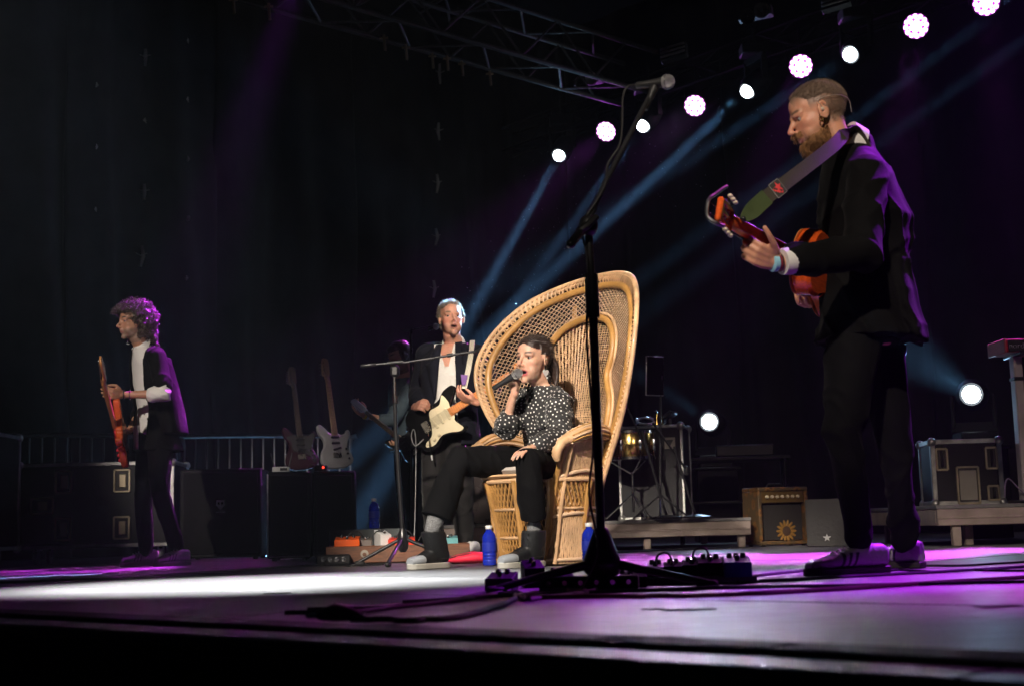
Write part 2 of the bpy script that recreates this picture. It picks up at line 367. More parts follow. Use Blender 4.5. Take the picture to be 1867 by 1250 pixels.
for i in range(-3, 8):
    ed = MB(); sbox(ed, i*2+.002, i*2+1.998, -.27, -.135, -.03, -.004, .004); ed.build('edge_plank', mat('edge_plank_paint', (.15, .15, .15), .45, bump=.2, var=.3, scale=3), floor)
sk = MB(); xs = [i*.06 for i in range(-140, 300)]
v = []; f = []
for i, a in enumerate(xs):
    o_ = .025*math.sin(a*9)+.012*math.sin(a*23+1); v += [tuple(S(a, -.29-o_*.2, -.05)), tuple(S(a, -.29-o_, -1.24))]
    if i: f.append((2*i-2, 2*i-1, 2*i+1, 2*i))
sk.add(v, f); sk.build('stage_skirt', mat('black_skirt_cloth', (.012, .009, .011), .85, sheen=.1, bump=.3), floor)
# ---- black drapes at the stage's side and back
CURT = mat('black_drape', (.018, .018, .020), .75, spec=.25, bump=.4, bscale=9, sheen=.06, scale=2, var=.5)
TIE = mat('tie_cotton', (.45, .41, .36), .8)
WC = Vector((-3.6, 14.1, 0)); 
def curtain(p0, p1, h, label, seed, sway=.12):
    t = thing('drape', label, 'curtain', p0, 0, 'black stage drapes'); r = random.Random(seed)
    d = (p1-p0); Ln = d.length; d.normalize(); nn = Vector((d.y, -d.x, 0)); n = int(Ln/.035); m = 26; v = []; f = []
    ph = [r.uniform(0, 6) for _ in range(6)]; fr = [r.uniform(3, 5), r.uniform(6, 9), r.uniform(11, 15), r.uniform(.8, 1.6)]
    for i in range(n+1):
        s_ = Ln*i/n
        for j in range(m+1):
            z = h*j/m; k = .35+.65*(1-j/m)
            sw = .16*math.sin(fr[3]*s_+ph[4]+z*.55)*math.exp(-((z-2.4)/2.2)**2)
            o_ = sway*k*(math.sin(fr[0]*s_+ph[0]+.35*math.sin(z*.8+ph[3]))+.55*math.sin(fr[1]*s_+ph[1]+.3*z)+.25*math.sin(fr[2]*s_+ph[2]+z))+sw*.6
            o_ += .05*noise.noise(Vector((s_*1.3+seed, z*.9, seed)))+.02*noise.noise(Vector((s_*4, z*2.5, seed*3.1)))
            p = d*s_+nn*o_; v.append((p.x, p.y, z+.01))
    for i in range(n):
        for j in range(m): a = i*(m+1)+j; f.append((a, a+m+1, a+m+2, a+1))
    mb = MB(); mb.add(v, f); o = mb.build('cloth', CURT, t, 180); md = o.modifiers.new('thickness', 'SOLIDIFY'); md.thickness = .004
    return t, nn
segs = [-4.6, -2.55, -1.15, .62, 2.5, 4.4, 6.6]
labs = ['black side drape at the left edge of the picture', 'black side drape with bright white ties above the curly haired guitarist', 'black drape hanging behind the empty stretch of barrier',
        'black drape between the barrier and the speaker cabinets', 'black drape with a row of pale ties above the grey haired guitarist', 'black drape in the far corner behind the lamp beams']
CU = []
for i in range(6): CU.append(curtain(WC+N*segs[i], WC+N*(segs[i+1]+.06), 7.2, labs[i], 3+i*5))
CE = WC+N*6.6
blabs = ['black back drape behind the peacock chair lamps', 'black back drape behind the drum riser', 'black back drape behind the bearded guitarist', 'black back drape at the right edge of the picture']
for i in range(4): curtain(CE-U*(i*2.6), CE-U*(i*2.6+2.66), 7.2, blabs[i], 40+i*3)
TIES = {1: [(265, 105, 34, 1), (265, 220, 9, 1), (263, 350, 30, 1), (258, 467, 40, 1), (176, 155, 9, .4), (176, 268, 9, .4), (175, 382, 9, .5)],
        2: [(343, 75, 9, .4), (343, 182, 10, .3), (343, 290, 9, .3), (343, 398, 9, .7), (340, 507, 9, .7)],
        4: [(802, 135, 40, .6), (800, 240, 34, .8), (797, 335, 36, .8), (795, 432, 32, .8), (791, 527, 32, .8)]}
for k, L in TIES.items():
    t, nn = CU[k]
    for (px, py, ln, br) in L:
        q = ray(px, py); c = Vector((0, 0, CAM_Z)); s_ = (WC+nn*.22-c).dot(nn)/q.dot(nn); p = c+q*s_; l = ln/2520*q.y*s_*.5
        mb = MB(); w = random.uniform(-.02, .02)
        mb.tube([p+Vector((0, 0, l)), p+Vector((w, 0, 0)), p+Vector((-w*.5, 0, -l))], [.014, .02, .012], 6, ex=(1, .3))
        if ln > 20: mb.tube([p+Vector((-.05, -.02, l*.25)), p+Vector((0, -.03, .0)), p+Vector((.06, -.02, l*.2))], [.006, .012, .006], 6, ex=(1, .5))
        else: mb.ell(p, (.010, .01, .012), 8)
        mb.build('curtain_tie', TIE, t, world=True)
# ---- roof trusses
TRM = mat('dull_aluminium_tube', (.06, .057, .054), .55, .2, .3, spec=.2)
def truss(a, b, w, label, name='roof_truss', step=.55, r=.026, TRM=TRM):
    a = Vector(a); b = Vector(b); t = thing(name, label, 'truss', a, 0, 'roof trusses'); d = (b-a); L = d.length; x, y, z = frame(d)
    cs = [x*w/2+y*w/2, -x*w/2+y*w/2, -x*w/2-y*w/2, x*w/2-y*w/2]
    for c in cs: MB().tube([a+c, b+c], r, 10).build('chord', TRM, t, world=True)
    n = int(L/step)
    for k in range(4):
        mb = MB(); c0, c1 = cs[k], cs[(k+1) % 4]
        for i in range(n):
            p = a+z*(i*step)+(c0 if i % 2 else c1); q = a+z*((i+1)*step)+(c1 if i % 2 else c0); mb.tube([p, q], r*.5, 6)
        mb.build('lacing', TRM, t, world=True)
    return t
tb0 = atz(380, -14, 5.0); tb1 = atz(1040, 166, 5.0); td = (tb1-tb0).normalized()
truss(tb0-td*3+Vector((0, 0, .38)), tb1+td*1.2+Vector((0, 0, .38)), .52, 'aluminium lattice truss sloping across the top of the picture')
tc = atz(790, 70, 5.5)
truss(tc+Vector((0, 0, .45)), tc+Vector((2.2, -2.6, .7)), .44, 'dim roof truss crossing above the lattice truss', step=.5)
truss(atz(620, 40, 5.6)+Vector((0, 0, .4)), atz(620, 40, 5.6)+Vector((2.0, -1.8, .6)), .36, 'dim short brace truss leftmost at the top of the picture', step=.45)
# hanging clamps below the lattice truss
for (px, py) in ((425, 6), (490, 18), (700, 75), (740, 92), (788, 108), (815, 112), (842, 122), (893, 140)):
    p = atz(px, py, 5.0); l = .1 if px != 800 else .3
    mb = MB(); mb.tube([p+Vector((0, 0, .06)), p+Vector((.01, 0, -l))], .014, 8); mb.tube([p+Vector((-.04, 0, .03)), p+Vector((.04, 0, .03))], .012, 8)
    tag(mb.build('rope_clamp', mat('brass_clamp', (.4, .3, .18), .5, .6)), 'small pale clamp, '+{425: 'first', 490: 'second', 700: 'third', 740: 'fourth', 788: 'fifth', 815: 'sixth', 842: 'seventh', 893: 'eighth'}[px]+' from the left under the lattice truss', 'clamp', 'clamps under the lattice truss')
# ---- back lamp truss
ldir = (PU[3]-PU[0]).normalized()
truss(PU[0]-ldir*2.5+Vector((.1, .3, .42)), PU[4]+ldir*4+Vector((.1, .3, .42)), .3, 'dark lamp truss carrying the purple and white lamps', r=.02, TRM=mat('black_truss_paint', (.012, .012, .012), .7, spec=.1))
# ================================================================== lamps
LENSW = mat('lit_white_lens', (.9, .95, 1), .2, emit=(.82, .93, 1), es=28)
LEDP = mat('lit_purple_led', (.9, .6, 1), .2, emit=(1, .46, .95), es=6)
LEDB = mat('purple_led_plate', (.15, .02, .2), .3, emit=(.5, .02, .7), es=1.1)
HOUS = mat('lamp_housing', (.012, .012, .013), .55, spec=.2)
def moving_head(L, T, label, hang=True, group='white beam lamps'):
    d = (T-L).normalized(); t = thing('moving_head_lamp', label, 'stage lamp', L, 0, group)
    x, y, z = frame(d)
    hd = MB(); hd.lathe([(.05, -.34), (.1, -.32), (.125, -.22), (.125, -.06), (.1, -.012), (.09, 0), (.082, -.004), (.08, -.02)], L, d, 24); hd.build('head', HOUS, t, world=True)
    ln = MB(); ln.lathe([(.001, -.012), (.070, -.011), (.070, .0), (.067, .018), (.058, .036), (.042, .051), (.022, .060), (.002, .063)], L, d, 24); ln.build('lens', LENSW, t, world=True)
    up = Vector((0, 0, 1 if hang else -1)); sd = d.cross(Vector((0, 0, 1))).normalized(); c = L-d*.16
    yk = MB()
    for s in (-1, 1): yk.bar(c+sd*.16*s, c+sd*.16*s+up*.26, .03, .07, d)
    yk.bar(c-sd*.18+up*.26, c+sd*.18+up*.26, .05, .08, up); yk.build('yoke', HOUS, t, world=True)
    bs = MB(); bs.box(c+up*.36, (.3, .24, .12), .012); bs.build('base', HOUS, t, world=True)
    if hang: cl = MB(); cl.tube([c+up*.4, c+up*.62], .02, 8); cl.build('clamp', HOUS, t, world=True)
    return t
wl = ['white beam lamp farthest left, above the grey haired guitarist', 'white beam lamp just behind the tall microphone stand', 'white beam lamp with the widest glow, left of the bearded head', 'white beam lamp above the bearded head, rightmost of the row']
for (L, T), l in zip(WH, wl): moving_head(L, T, l)
ll = ['low white beam lamp beside the drum case', 'low white beam lamp above the right flight case']
for (L, T), l in zip(LW, ll):
    moving_head(L, T, l, False, 'low beam lamps near the floor')
    b = Vector((L.x-(T-L).normalized().x*.16, L.y-(T-L).normalized().y*.16, 0)); h = L.z-.16*(T-L).normalized().z-.43
    t = thing('lamp_stand', 'dark box plinth under the '+l.replace(' lamp', ' lamp head'), 'lamp stand', b, 0, 'plinths under low lamps')
    MB().box((0, 0, h/2), (.38, .38, h-.012), .01).build('box', HOUS, t); MB().box((0, 0, h-.003), (.44, .44, .024), .006).build('top_plate', HOUS, t)
pl = ['purple cluster lamp left of the tall microphone stand', 'purple cluster lamp right of the microphone head', 'purple cluster lamp above the forehead of the bearded guitarist', 'purple cluster lamp at top right, large and whole', 'purple cluster lamp cut by the top edge of the picture']
for i, (L, l) in enumerate(zip(PU, pl)):
    T = Vector(PU_T[i]) if i < 2 else Vector((-.2+.4*i, 1.0, 1)); d = (T-L).normalized(); t = thing('led_wash_lamp', l, 'stage lamp', L, 0, 'purple LED wash lamps'); x, y, z = frame(d)
    MB().lathe([(.06, -.26), (.1, -.25), (.125, -.12), (.132, .0), (.132, .018), (.122, .018), (.12, -.008)], L, d, 28).build('can', HOUS, t, world=True)
    MB().lathe([(.002, -.004), (.118, -.004), (.118, 0), (.002, .0005)], L, d, 28).build('led_plate', LEDB, t, world=True)
    pts = [(0, 0)]+[(.048*math.cos(k*math.pi/3+.3), .048*math.sin(k*math.pi/3+.3)) for k in range(6)]+[(.095*math.cos(k*math.pi/6+.04), .095*math.sin(k*math.pi/6+.04)) for k in range(12)]
    for (a, b) in pts: MB().lathe([(.0225, 0), (.0225, .006), (.016, .011), (.003, .013)], L+x*a+y*b, d, 12).build('led_lens', LEDP, t, world=True)
    yk = MB(); sd = d.cross(Vector((0, 0, 1))).normalized(); c = L-d*.1
    for s in (-1, 1): yk.bar(c+sd*.145*s, c+sd*.145*s+Vector((0, 0, .24)), .008, .035, d)
    yk.bar(c-sd*.15+Vector((0, 0, .24)), c+sd*.15+Vector((0, 0, .24)), .035, .008); yk.tube([c+Vector((0, 0, .24)), c+Vector((0, 0, .42))], .016, 8); yk.build('yoke', HOUS, t, world=True)
# unlit twin blinders and louvred fixtures
REFL = mat('reflector_bowl', (.7, .62, .55), .2, 1); BULB = mat('frosted_bulb', (.8, .75, .68), .35)
for k, (pa, pb, d0, lab) in enumerate((((1060, 151), (1078, 143), 15.5, 'unlit twin blinder lamp left of the microphone'), ((1363, 31), (1388, 19), 13.2, 'unlit twin blinder lamp at the top of the picture'))):
    a = at(*pa, d0); b = at(*pb, d0-.12); t = thing('blinder_lamp', lab, 'stage lamp', (a+b)/2, 0, 'unlit twin blinders'); d = Vector((-.25, -.9, -.3)).normalized()
    for p in (a, b):
        o = MB().lathe([(.03, -.09), (.06, -.06), (.075, -.01), (.078, 0), (.072, 0), (.055, -.035), (.012, -.06)], p, d, 20).build('bowl', REFL, t, world=True)
        MB().ell(p-d*.035, .016, 10).build('bulb', BULB, o, world=True)
    MB().bar(a-d*.12+Vector((-.1, 0, .0)), b-d*.12+Vector((.1, 0, 0)), .12, .1).build('box', HOUS, t, world=True)
for k, (px, py, d0, lab) in enumerate(((1226, 92, 14, 'louvred dark fixture above the microphone'), (1522, -2, 13, 'louvred dark fixture cut by the top edge'))):
    c = at(px, py, d0); t = thing('louvred_fixture', lab, 'stage lamp', c, R(-25), 'louvred fixtures'); tilt = Matrix.Rotation(R(-7), 4, 'Y') @ Matrix.Rotation(R(-20), 4, 'X')
    bb = MB(tilt); bb.box((0, .05, 0), (.29, .08, .17), .006); bb.build('box', HOUS, t)
    for i in range(3): s_ = MB(tilt); s_.box((0, -.004, -.05+i*.05), (.27, .02, .022), .003, Matrix.Rotation(R(25), 3, 'X')); s_.build('louvre', mat('grey_louvre', (.28, .25, .23), .5, .3), t)
# ================================================================== cases, risers, barriers
def flight_case(name, label, loc, rz, w, d, h, hinges, wheels=True, edge=.03, cat='flight case', group=None, face=PLY):
    t = thing(name, label, cat, loc, rz, group); z0 = .12 if wheels else .004
    MB().box((0, 0, z0+h/2), (w-.012, d-.012, h-.012), .004).build('panel_body', face, t)
    for sx in (-1, 1):
        for sy in (-1, 1):
            MB().bar((sx*(w/2-edge/2+.003), sy*(d/2-edge/2+.003), z0+.03), (sx*(w/2-edge/2+.003), sy*(d/2-edge/2+.003), z0+h-.03), edge, edge).build('edge_profile', ALU, t)
    for sz in (0, 1):
        zz = z0+edge/2-.003 if sz == 0 else z0+h-edge/2+.003
        for s in (-1, 1):
            MB().bar((-w/2+.03, s*(d/2-edge/2+.003), zz), (w/2-.03, s*(d/2-edge/2+.003), zz), edge, edge).build('edge_profile', ALU, t)
            MB().bar((s*(w/2-edge/2+.003), -d/2+.03, zz), (s*(w/2-edge/2+.003), d/2-.03, zz), edge, edge).build('edge_profile', ALU, t)
            for q in (-1, 1): MB().ell((s*(w/2-.012), q*(d/2-.012), zz), (.034, .034, .034), 10).build('ball_corner', ALU, t)
    for (x, z, ww, hh, kind) in hinges:                       # recessed dishes on the front face
        y = -d/2; zc = z0+z
        o = MB(); fw = .014
        for (cx, cz, a, b) in ((x, zc+hh/2, ww, fw), (x, zc-hh/2, ww, fw), (x-ww/2, zc, fw, hh), (x+ww/2, zc, fw, hh)): o.box((cx, y-.004, cz), (a+.002, .012, b+.002), .003)
        o = o.build('dish_rim', mat('brassy_plate', (.62, .52, .36), .35, .8, .2), t)
        MB().box((x, y+.001, zc), (ww-.016, .008, hh-.016), .002).build('dish', mat('dark_dish', (.06, .055, .05), .5, .6), o)
        if kind == 'latch':
            MB().box((x+.006, y-.006, zc), (ww*.45, .014, hh*.62), .004).build('latch', mat('brassy_plate', (1, 1, 1)), o)
        elif kind == 'handle':
            MB().tube([(x-ww*.0, y-.006, zc-hh*.36), (x, y-.022, zc-hh*.2), (x, y-.022, zc+hh*.2), (x, y-.006, zc+hh*.36)], .009, 8).build('grip', BLACKP, o)
        else: MB().box((x, y-.005, zc), (ww*.82, .006, hh*.82), .002).build('card_holder', mat('pale_card', (.3, .27, .23), .6), o)
    if wheels:
        for sx in (-1, 1):
            for sy in (-1, 1):
                cx, cyy = sx*(w/2-.12), sy*(d/2-.12); c = MB(); c.bar((cx-.02, cyy, .05), (cx-.02, cyy, .12), .006, .05); c.bar((cx+.02, cyy, .05), (cx+.02, cyy, .12), .006, .05); c = c.build('caster', STEEL, t)
                MB().lathe([(.03, -.016), (.05, -.014), (.05, .014), (.03, .016)], (cx, cyy, .05), (1, 0, 0), 18).build('wheel', mat('caster_tyre', (.25, .25, .26), .5), c)
    return t
p = onfloor(190, 11.0); 
flight_case('flight_case', 'long black flight case with three brassy latch plates behind the curly haired guitarist', p, R(3), 1.19, .6, .65,
    [(-.245, .505, .115, .165, 'latch'), (-.405, .325, .165, .115, 'latch'), (-.245, .145, .115, .165, 'latch'), (.2, .505, .115, .165, 'latch'), (.2, .145, .115, .165, 'latch')], group='flight cases')
p = onfloor(-118, 10.2)
flight_case('flight_case', 'flight case cut by the left edge of the picture', p, 0, 1.0, .6, .85, [(.44, .3, .07, .12, 'latch'), (.44, .7, .07, .12, 'latch')], group='flight cases')
p = at(1756, 930, 10.2); p.z = .262
flight_case('flight_case', 'small upright flight case with two handle dishes standing on the right riser', p, R(-4), .5, .4, .47,
    [(-.175, .33, .075, .15, 'handle'), (.175, .33, .075, .15, 'handle'), (.0, .14, .15, .26, 'card'), (.175, .08, .075, .1, 'handle')], False, .035, group='flight cases')
p = at(1198, 930, 11.3); p.z = .222
flight_case('flight_case', 'tall black rack case behind the brass snare drum', p, R(-14), .52, .5, .74, [], False, .022, group='flight cases')
RISM = mat('worn_riser_edge', (.3, .24, .21), .5, .2, .3, 6, .2)
def riser(label, loc, rz, w, d, top, legs, thick=.13):
    t = thing('riser', label, 'riser', loc, rz, 'stage risers')
    MB().box((0, 0, top-.012), (w, d, .024), .003).build('deck', DECK, t)
    for s in (-1, 1):
        a = MB(); a.box((0, s*(d/2-.02), top-.024-(thick-.024)/2), (w-.01, .04, thick-.026), .006); a.box((0, s*(d/2-.002), top-thick*.62), (w-.012, .012, .014), .003); a.build('side_rail', RISM, t)
        a = MB(); a.box((s*(w/2-.022), 0, top-.024-(thick-.024)/2), (.036, d-.09, thick-.03), .006); a.build('end_rail', RISM, t)
    for (x, y) in legs: MB().box((x, y, (top-thick)/2+.002), (.055, .055, top-thick), .006).build('leg', RISM, t)
    return t
pr = onfloor(1690, 9.0)
riser('low riser with reddish edge behind the bearded guitarist carrying keyboard and case', pr+Vector((1.5, .75, 0)), 0, 3.0, 2.0, .26, [(-1.37, -.95), (-1.24, -.78), (-1.3, .9), (1.4, -.95), (1.4, .9), (0, -.95), (0, .9)])
pd = onfloor(1372, 10.3)
riser('long low drum riser running behind the peacock chair', pd+Vector((-1.2, 1.0, 0)), 0, 2.4, 2.0, .22, [(-1.1, -.94), (-.3, -.94), (.43, -.94), (1.13, -.94), (-1.1, .9), (1.1, .9)])
def barrier(label, a, b, n):
    t = thing('crowd_barrier', label, 'barrier', a, 0, 'crowd barriers'); d = (b-a); L = d.length; d.normalize(); z = Vector((0, 0, 1)); sd = Vector((-d.y, d.x, 0))
    f_ = crom([a+z*.12, a+z*1.0, a+d*.06+z*1.08, b-d*.06+z*1.08, b+z*1.0, b+z*.12], 6)
    MB().tube(f_, .019, 10).build('frame', STEEL, t, world=True); MB().tube([a+z*.22, b+z*.22], .016, 8).build('bottom_rail', STEEL, t, world=True)
    for i in range(1, n): MB().tube([a+d*(L*i/n)+z*.22, a+d*(L*i/n)+z*1.08], .0085, 6).build('bar', STEEL, t, world=True)
    for e in (a+d*.25, b-d*.25): MB().tube([e+sd*.3+z*.012, e+z*.1, e-sd*.3+z*.012], .016, 8).build('foot', STEEL, t, world=True)
def fz(px, d): return onfloor(px, d)
b0, b1, b2, b3 = fz(-70, 11.75), fz(318, 12.55), fz(334, 12.58), fz(640, 13.2)
barrier('steel crowd barrier behind the long flight case', b0, b1, 17); barrier('steel crowd barrier behind the subwoofer', b2, b3, 15)
# speakers on the left
CAB = mat('black_cabinet_vinyl', (.010, .010, .011), .55, spec=.2, bump=.35, bscale=220, scale=5, var=.3); GRILL = mat('speaker_grille', (.012, .012, .0125), .6, .1, spec=.2, bump=.6, bscale=900)
def cabinet(name, label, loc, rz, w, d, h, cat='speaker', emblem=False, edge=False, group='black speaker cabinets'):
    t = thing(name, label, cat, loc, rz, group)
    MB().box((0, 0, .018+h/2), (w, d, h), .012).build('cabinet', CAB, t); MB().box((0, -d/2-.004, .018+h/2), (w-.05, .012, h-.06), .004).build('grille', GRILL, t)
    for sx in (-1, 1):
        for sy in (-1, 1): MB().lathe([(.016, 0), (.02, .006), (.02, .02)], (sx*(w/2-.05), sy*(d/2-.05), 0), n=12).build('foot', RUBBER, t)
    if emblem:
        m_ = MB(); yy = -d/2-.0115
        m_.prism([(-.03, .035), (.03, .035), (.033, -.005), (0, -.04), (-.033, -.005)], 0, .003, basis(Vector((1, 0, 0)), Vector((0, 0, 1)), Vector((0, -1, 0)), (0, yy, h*.62)), .0008)
        m_ = m_.build('emblem', mat('grey_emblem', (.45, .45, .46), .4), t)
        for s in (-1, 1): MB().prism([(s*.006, .02), (s*.022, .02), (s*.02, .002), (s*.006, -.004)], 0, .002, basis(Vector((1, 0, 0)), Vector((0, 0, 1)), Vector((0, -1, 0)), (0, yy-.0035, h*.62)), .0005).build('emblem_mark', CAB, m_)
        MB().box((0, yy-.001, h*.62-.058), (.07, .003, .006), .001).build('emblem_bar', mat('grey_emblem', (1, 1, 1)), t)
    if edge:
        for (x, z, a, b) in ((-w/2+.006, .018+h/2, .01, h-.03), (0, .03, w-.03, .008)): MB().box((x, -d/2-.012, z), (a, .01, b), .002).build('trim', ALU, t)
    return t
cabinet('subwoofer', 'wide black subwoofer with a small grey shield emblem', onfloor(412, 11.0)+Vector((0, 0, 0)), R(4), .62, .6, .68, emblem=True)
cabinet('speaker_cabinet', 'black amplifier cabinet with thin metal trim and a white receiver on top', onfloor(531, 9.9), R(6), .31, .4, .6, edge=True)
cabinet('speaker_cabinet', 'black amplifier cabinet directly in front of the white bass', onfloor(612, 10.0), R(6), .3, .4, .6)
pc = onfloor(531, 9.9)
t = thing('wireless_receiver', 'small white wireless receiver lying on the trimmed cabinet', 'receiver', pc+Vector((-.06, -.05, .62)), R(6))
MB().box((0, 0, .02), (.12, .1, .036), .004).build('casing', WHITEP, t); MB().box((.02, -.052, .02), (.05, .006, .018), .001).build('display', mat('dim_display', (.1, .1, .1), .2), t)
for s in (-1, 1): MB().tube([(s*.05, .04, .03), (s*.075, .05, .14)], .004, 6).build('antenna', BLACKP, t)
t = thing('tuner_pedal', 'little box with red and violet lights on the dark cabinet', 'pedal', onfloor(600, 9.9)+Vector((-.045, -.05, .62)), 0)
MB().box((0, 0, .022), (.09, .07, .04), .005).build('casing', BLACKP, t); MB().ell((.02, -.037, .026), .008, 8).build('red_light', mat('red_led', (1, .1, .05), .3, emit=(1, .04, .02), es=4), t)
# ================================================================== bottles
BOT = mat('blue_bottle_plastic', (.02, .05, .75), .12, trans=.55, ior=1.3, var=.05); BOT.node_tree.nodes['Principled BSDF'].inputs['Coat Weight'].default_value = .6
def bottle(label, loc, h=.205):
    t = thing('water_bottle', label, 'bottle', loc, 0, 'blue water bottles'); s = h/.205
    prof = [(.028, .001), (.036, .005), (.037, .02)]
    for k in range(6): z = .026+k*.016; prof += [(.037, z), (.0345, z+.006), (.037, z+.011)]
    prof += [(.037, .132), (.035, .15), (.027, .168), (.016, .178), (.014, .184), (.014, .188)]
    MB(Matrix.Scale(s, 4)).lathe(prof, n=24).build('body', BOT, t)
    MB(Matrix.Scale(s, 4)).lathe([(.0355, .075), (.0378, .077), (.0378, .118), (.0355, .12)], n=24).build('label_band', mat('blue_label', (.015, .03, .35), .35), t)
    MB(Matrix.Scale(s, 4)).lathe([(.0165, .186), (.018, .188), (.018, .202), (.016, .205), (.002, .2055)], n=18).build('cap', WHITEP, t)
    return t
bottle('blue water bottle by the left foot of the singer', onfloor(893, 7.15)); bottle('blue water bottle right of the chair, behind the tall stand', onfloor(1076, 6.6)); 
# grey box with a bottle
pg = onfloor(668, 9.4)
t = thing('floor_monitor', 'grey wedge box behind the wooden pedalboard', 'floor monitor', pg, R(5))
MB().prism([(-.16, 0), (.16, 0), (.16, .2), (-.1, .2)], -.24, .24, basis(Vector((0, 1, 0)), Vector((0, 0, 1)), Vector((1, 0, 0)), (0, 0, .004)), .008).build('cabinet', mat('grey_wedge', (.12, .14, .14), .6, bump=.3), t)
bottle('blue water bottle standing on the grey wedge box', pg+Vector((.05, .06, .205)))
# ================================================================== stands
def mic(name, label, a, b, parent=None):                      # a tail, b head end
    a = Vector(a); b = Vector(b); d = (b-a).normalized(); L = (b-a).length; t = thing(name, label, 'microphone', a, 0)
    MB().lathe([(.011, 0), (.0125, .006), (.013, L*.3), (.0175, L*.62), (.0185, L*.68), (.0185, L*.7)], a, d, 18).build('handle', BLACKP, t, world=True)
    MB().lathe([(.019, L*.69), (.0245, L*.74), (.0255, L*.775), (.0255, L*.8), (.0245, L*.87), (.019, L*.95), (.008, L*.995), (.001, L)], a, d, 18).build('grille', mat('mic_mesh', (.5, .5, .5), .35, .8, bump=.9, bscale=900), t, world=True)
    MB().lathe([(.0257, L*.772), (.0268, L*.778), (.0268, L*.797), (.0257, L*.803)], a, d, 18).build('collar_ring', mat('mic_ring', (.3, .3, .3), .3, 1), t, world=True)
    return t
# tall boom stand in the foreground
d0 = 4.22; fb = onfloor(1099, d0)
t = thing('microphone_stand', 'tall black boom microphone stand in the foreground', 'microphone stand', fb, 0)
hub = at(1097, 1000, d0); top = at(1076, 470, d0)
MB().lathe([(.02, 0), (.03, .01), (.055, .035), (.06, .06), (.045, .10), (.03, .14), (.022, .16), (.018, .165)], fb+Vector((0, 0, .02)), (hub-fb), 18).build('hub', BLACKM, t, world=True)
MB().tube([fb+Vector((0, 0, .06)), at(1081, 560, d0)], .0135, 14).build('lower_tube', BLACKM, t, world=True)
MB().tube([at(1081, 580, d0), at(1078, 500, d0)], .021, 14).build('height_clutch', BLACKM, t, world=True)
MB().tube([at(1078, 510, d0), at(1073, 420, d0)], .0125, 12).build('upper_tube', BLACKM, t, world=True)
MB().ell(at(1073, 412, d0), (.03, .028, .036), 14).build('swivel', BLACKM, t, world=True)
for (q, e) in (((1303, 1064), -.1), ((893, 1078), -.12), ((1090, 1040), .32)):
    foot = onfloor(q[0], d0+e)+Vector((0, 0, .012)); c = MB(); c.tube([fb+Vector((0, 0, .085)), fb.lerp(foot, .5)+Vector((0, 0, .045)), foot], [.016, .012, .011], 10); c = c.build('leg', BLACKM, t, world=True)
    MB().limb([foot-(foot-fb).normalized()*.04, foot], [.016, .014], 10).build('rubber_foot', RUBBER, c, world=True)
bm = [at(1036, 448, d0-.1), at(1072, 406, d0), at(1186, 172, d0+.28)]
MB().tube([at(1058, 430, d0-.04), bm[1], at(1100, 340, d0+.07), bm[2]], [.009]*4, 12).build('boom', BLACKM, t, world=True)
MB().limb([at(1040, 446, d0-.1), at(1062, 418, d0-.04)], [.014, .012], 12).build('counterweight', BLACKM, t, world=True)
w = MB(); w.tube([at(1088, 395, d0-.03), at(1070, 412, d0-.05), at(1052, 424, d0-.05)], [.01, .013, .01], 8); w.build('wing_nut', BLACKM, t, world=True)
c1 = at(1180, 165, d0+.28)
MB().tube([at(1176, 200, d0+.26), at(1188, 172, d0+.28), at(1196, 154, d0+.29)], [.009, .014, .016], 10).build('clip', BLACKP, t, world=True)
tm = mic('microphone', 'black vocal microphone on the tall boom stand', at(1160, 156, d0+.31), at(1230, 148, d0+.26))
cb = crom([at(1162, 156, d0+.31), at(1146, 158, d0+.3), at(1136, 176, d0+.28), at(1134, 235, d0+.2), at(1128, 268, d0+.15), at(1108, 300, d0+.12), at(1104, 335, d0+.06), at(1088, 366, d0+.02), at(1066, 400, d0), at(1060, 425, d0), at(1072, 480, d0-.03), at(1070, 620, d0-.03), at(1082, 800, d0-.03), at(1074, 900, d0-.04), at(1090, 1000, d0-.06), onfloor(1060, d0-.15)+Vector((0, 0, .008))], 6)
tag(MB().tube(cb, .0038, 6).build('microphone_cable', RUBBER), 'black cable running down the tall boom stand', 'cable')
# lower boom stand left
d1 = 7.85; fb = onfloor(735, d1)
t = thing('microphone_stand', 'black boom stand left of the seated singer with its boom level', 'microphone stand', fb, 0); BG = mat('satin_black_tube', (.03, .03, .032), .3, .5)
top = at(719, 684, d1)
MB().tube([fb+Vector((0, 0, .16)), at(722, 790, d1)], .0125, 12).build('lower_tube', BG, t, world=True)
MB().tube([at(722, 800, d1), at(720, 725, d1)], .0115, 12).build('mid_tube', BG, t, world=True)
MB().tube([at(720, 740, d1), top], .0095, 12).build('upper_tube', CHROME, t, world=True); MB().tube([at(721, 735, d1), at(720.6, 722, d1)], .015, 12).build('collar', CHROME, t, world=True)
b_ = MB(); b_.box(at(720, 676, d1), (.052, .05, .07), .014); b_.tube([at(706, 662, d1-.03), at(735, 659, d1-.03)], .011, 10); b_.build('swivel', BLACKP, t, world=True)
MB().tube([at(684, 664, d1-.03), at(735, 661, d1-.03), at(868, 640, d1-.1)], .0068, 10).build('boom', BG, t, world=True)
MB().limb([at(660, 667, d1-.03), at(684, 664, d1-.03)], [.0105, .0105], 10).build('counterweight', BG, t, world=True)
for px in (820, 845): MB().tube([at(px-5, 648-(px-820)*.15, d1-.075), at(px+6, 646-(px-820)*.15, d1-.08)], .0105, 10).build('clamp_ring', BLACKP, t, world=True)
MB().lathe([(.016, 0), (.03, .02), (.034, .06), (.026, .1), (.016, .13)], fb+Vector((0, 0, .07)), n=14).build('hub', BLACKM, t, world=True)
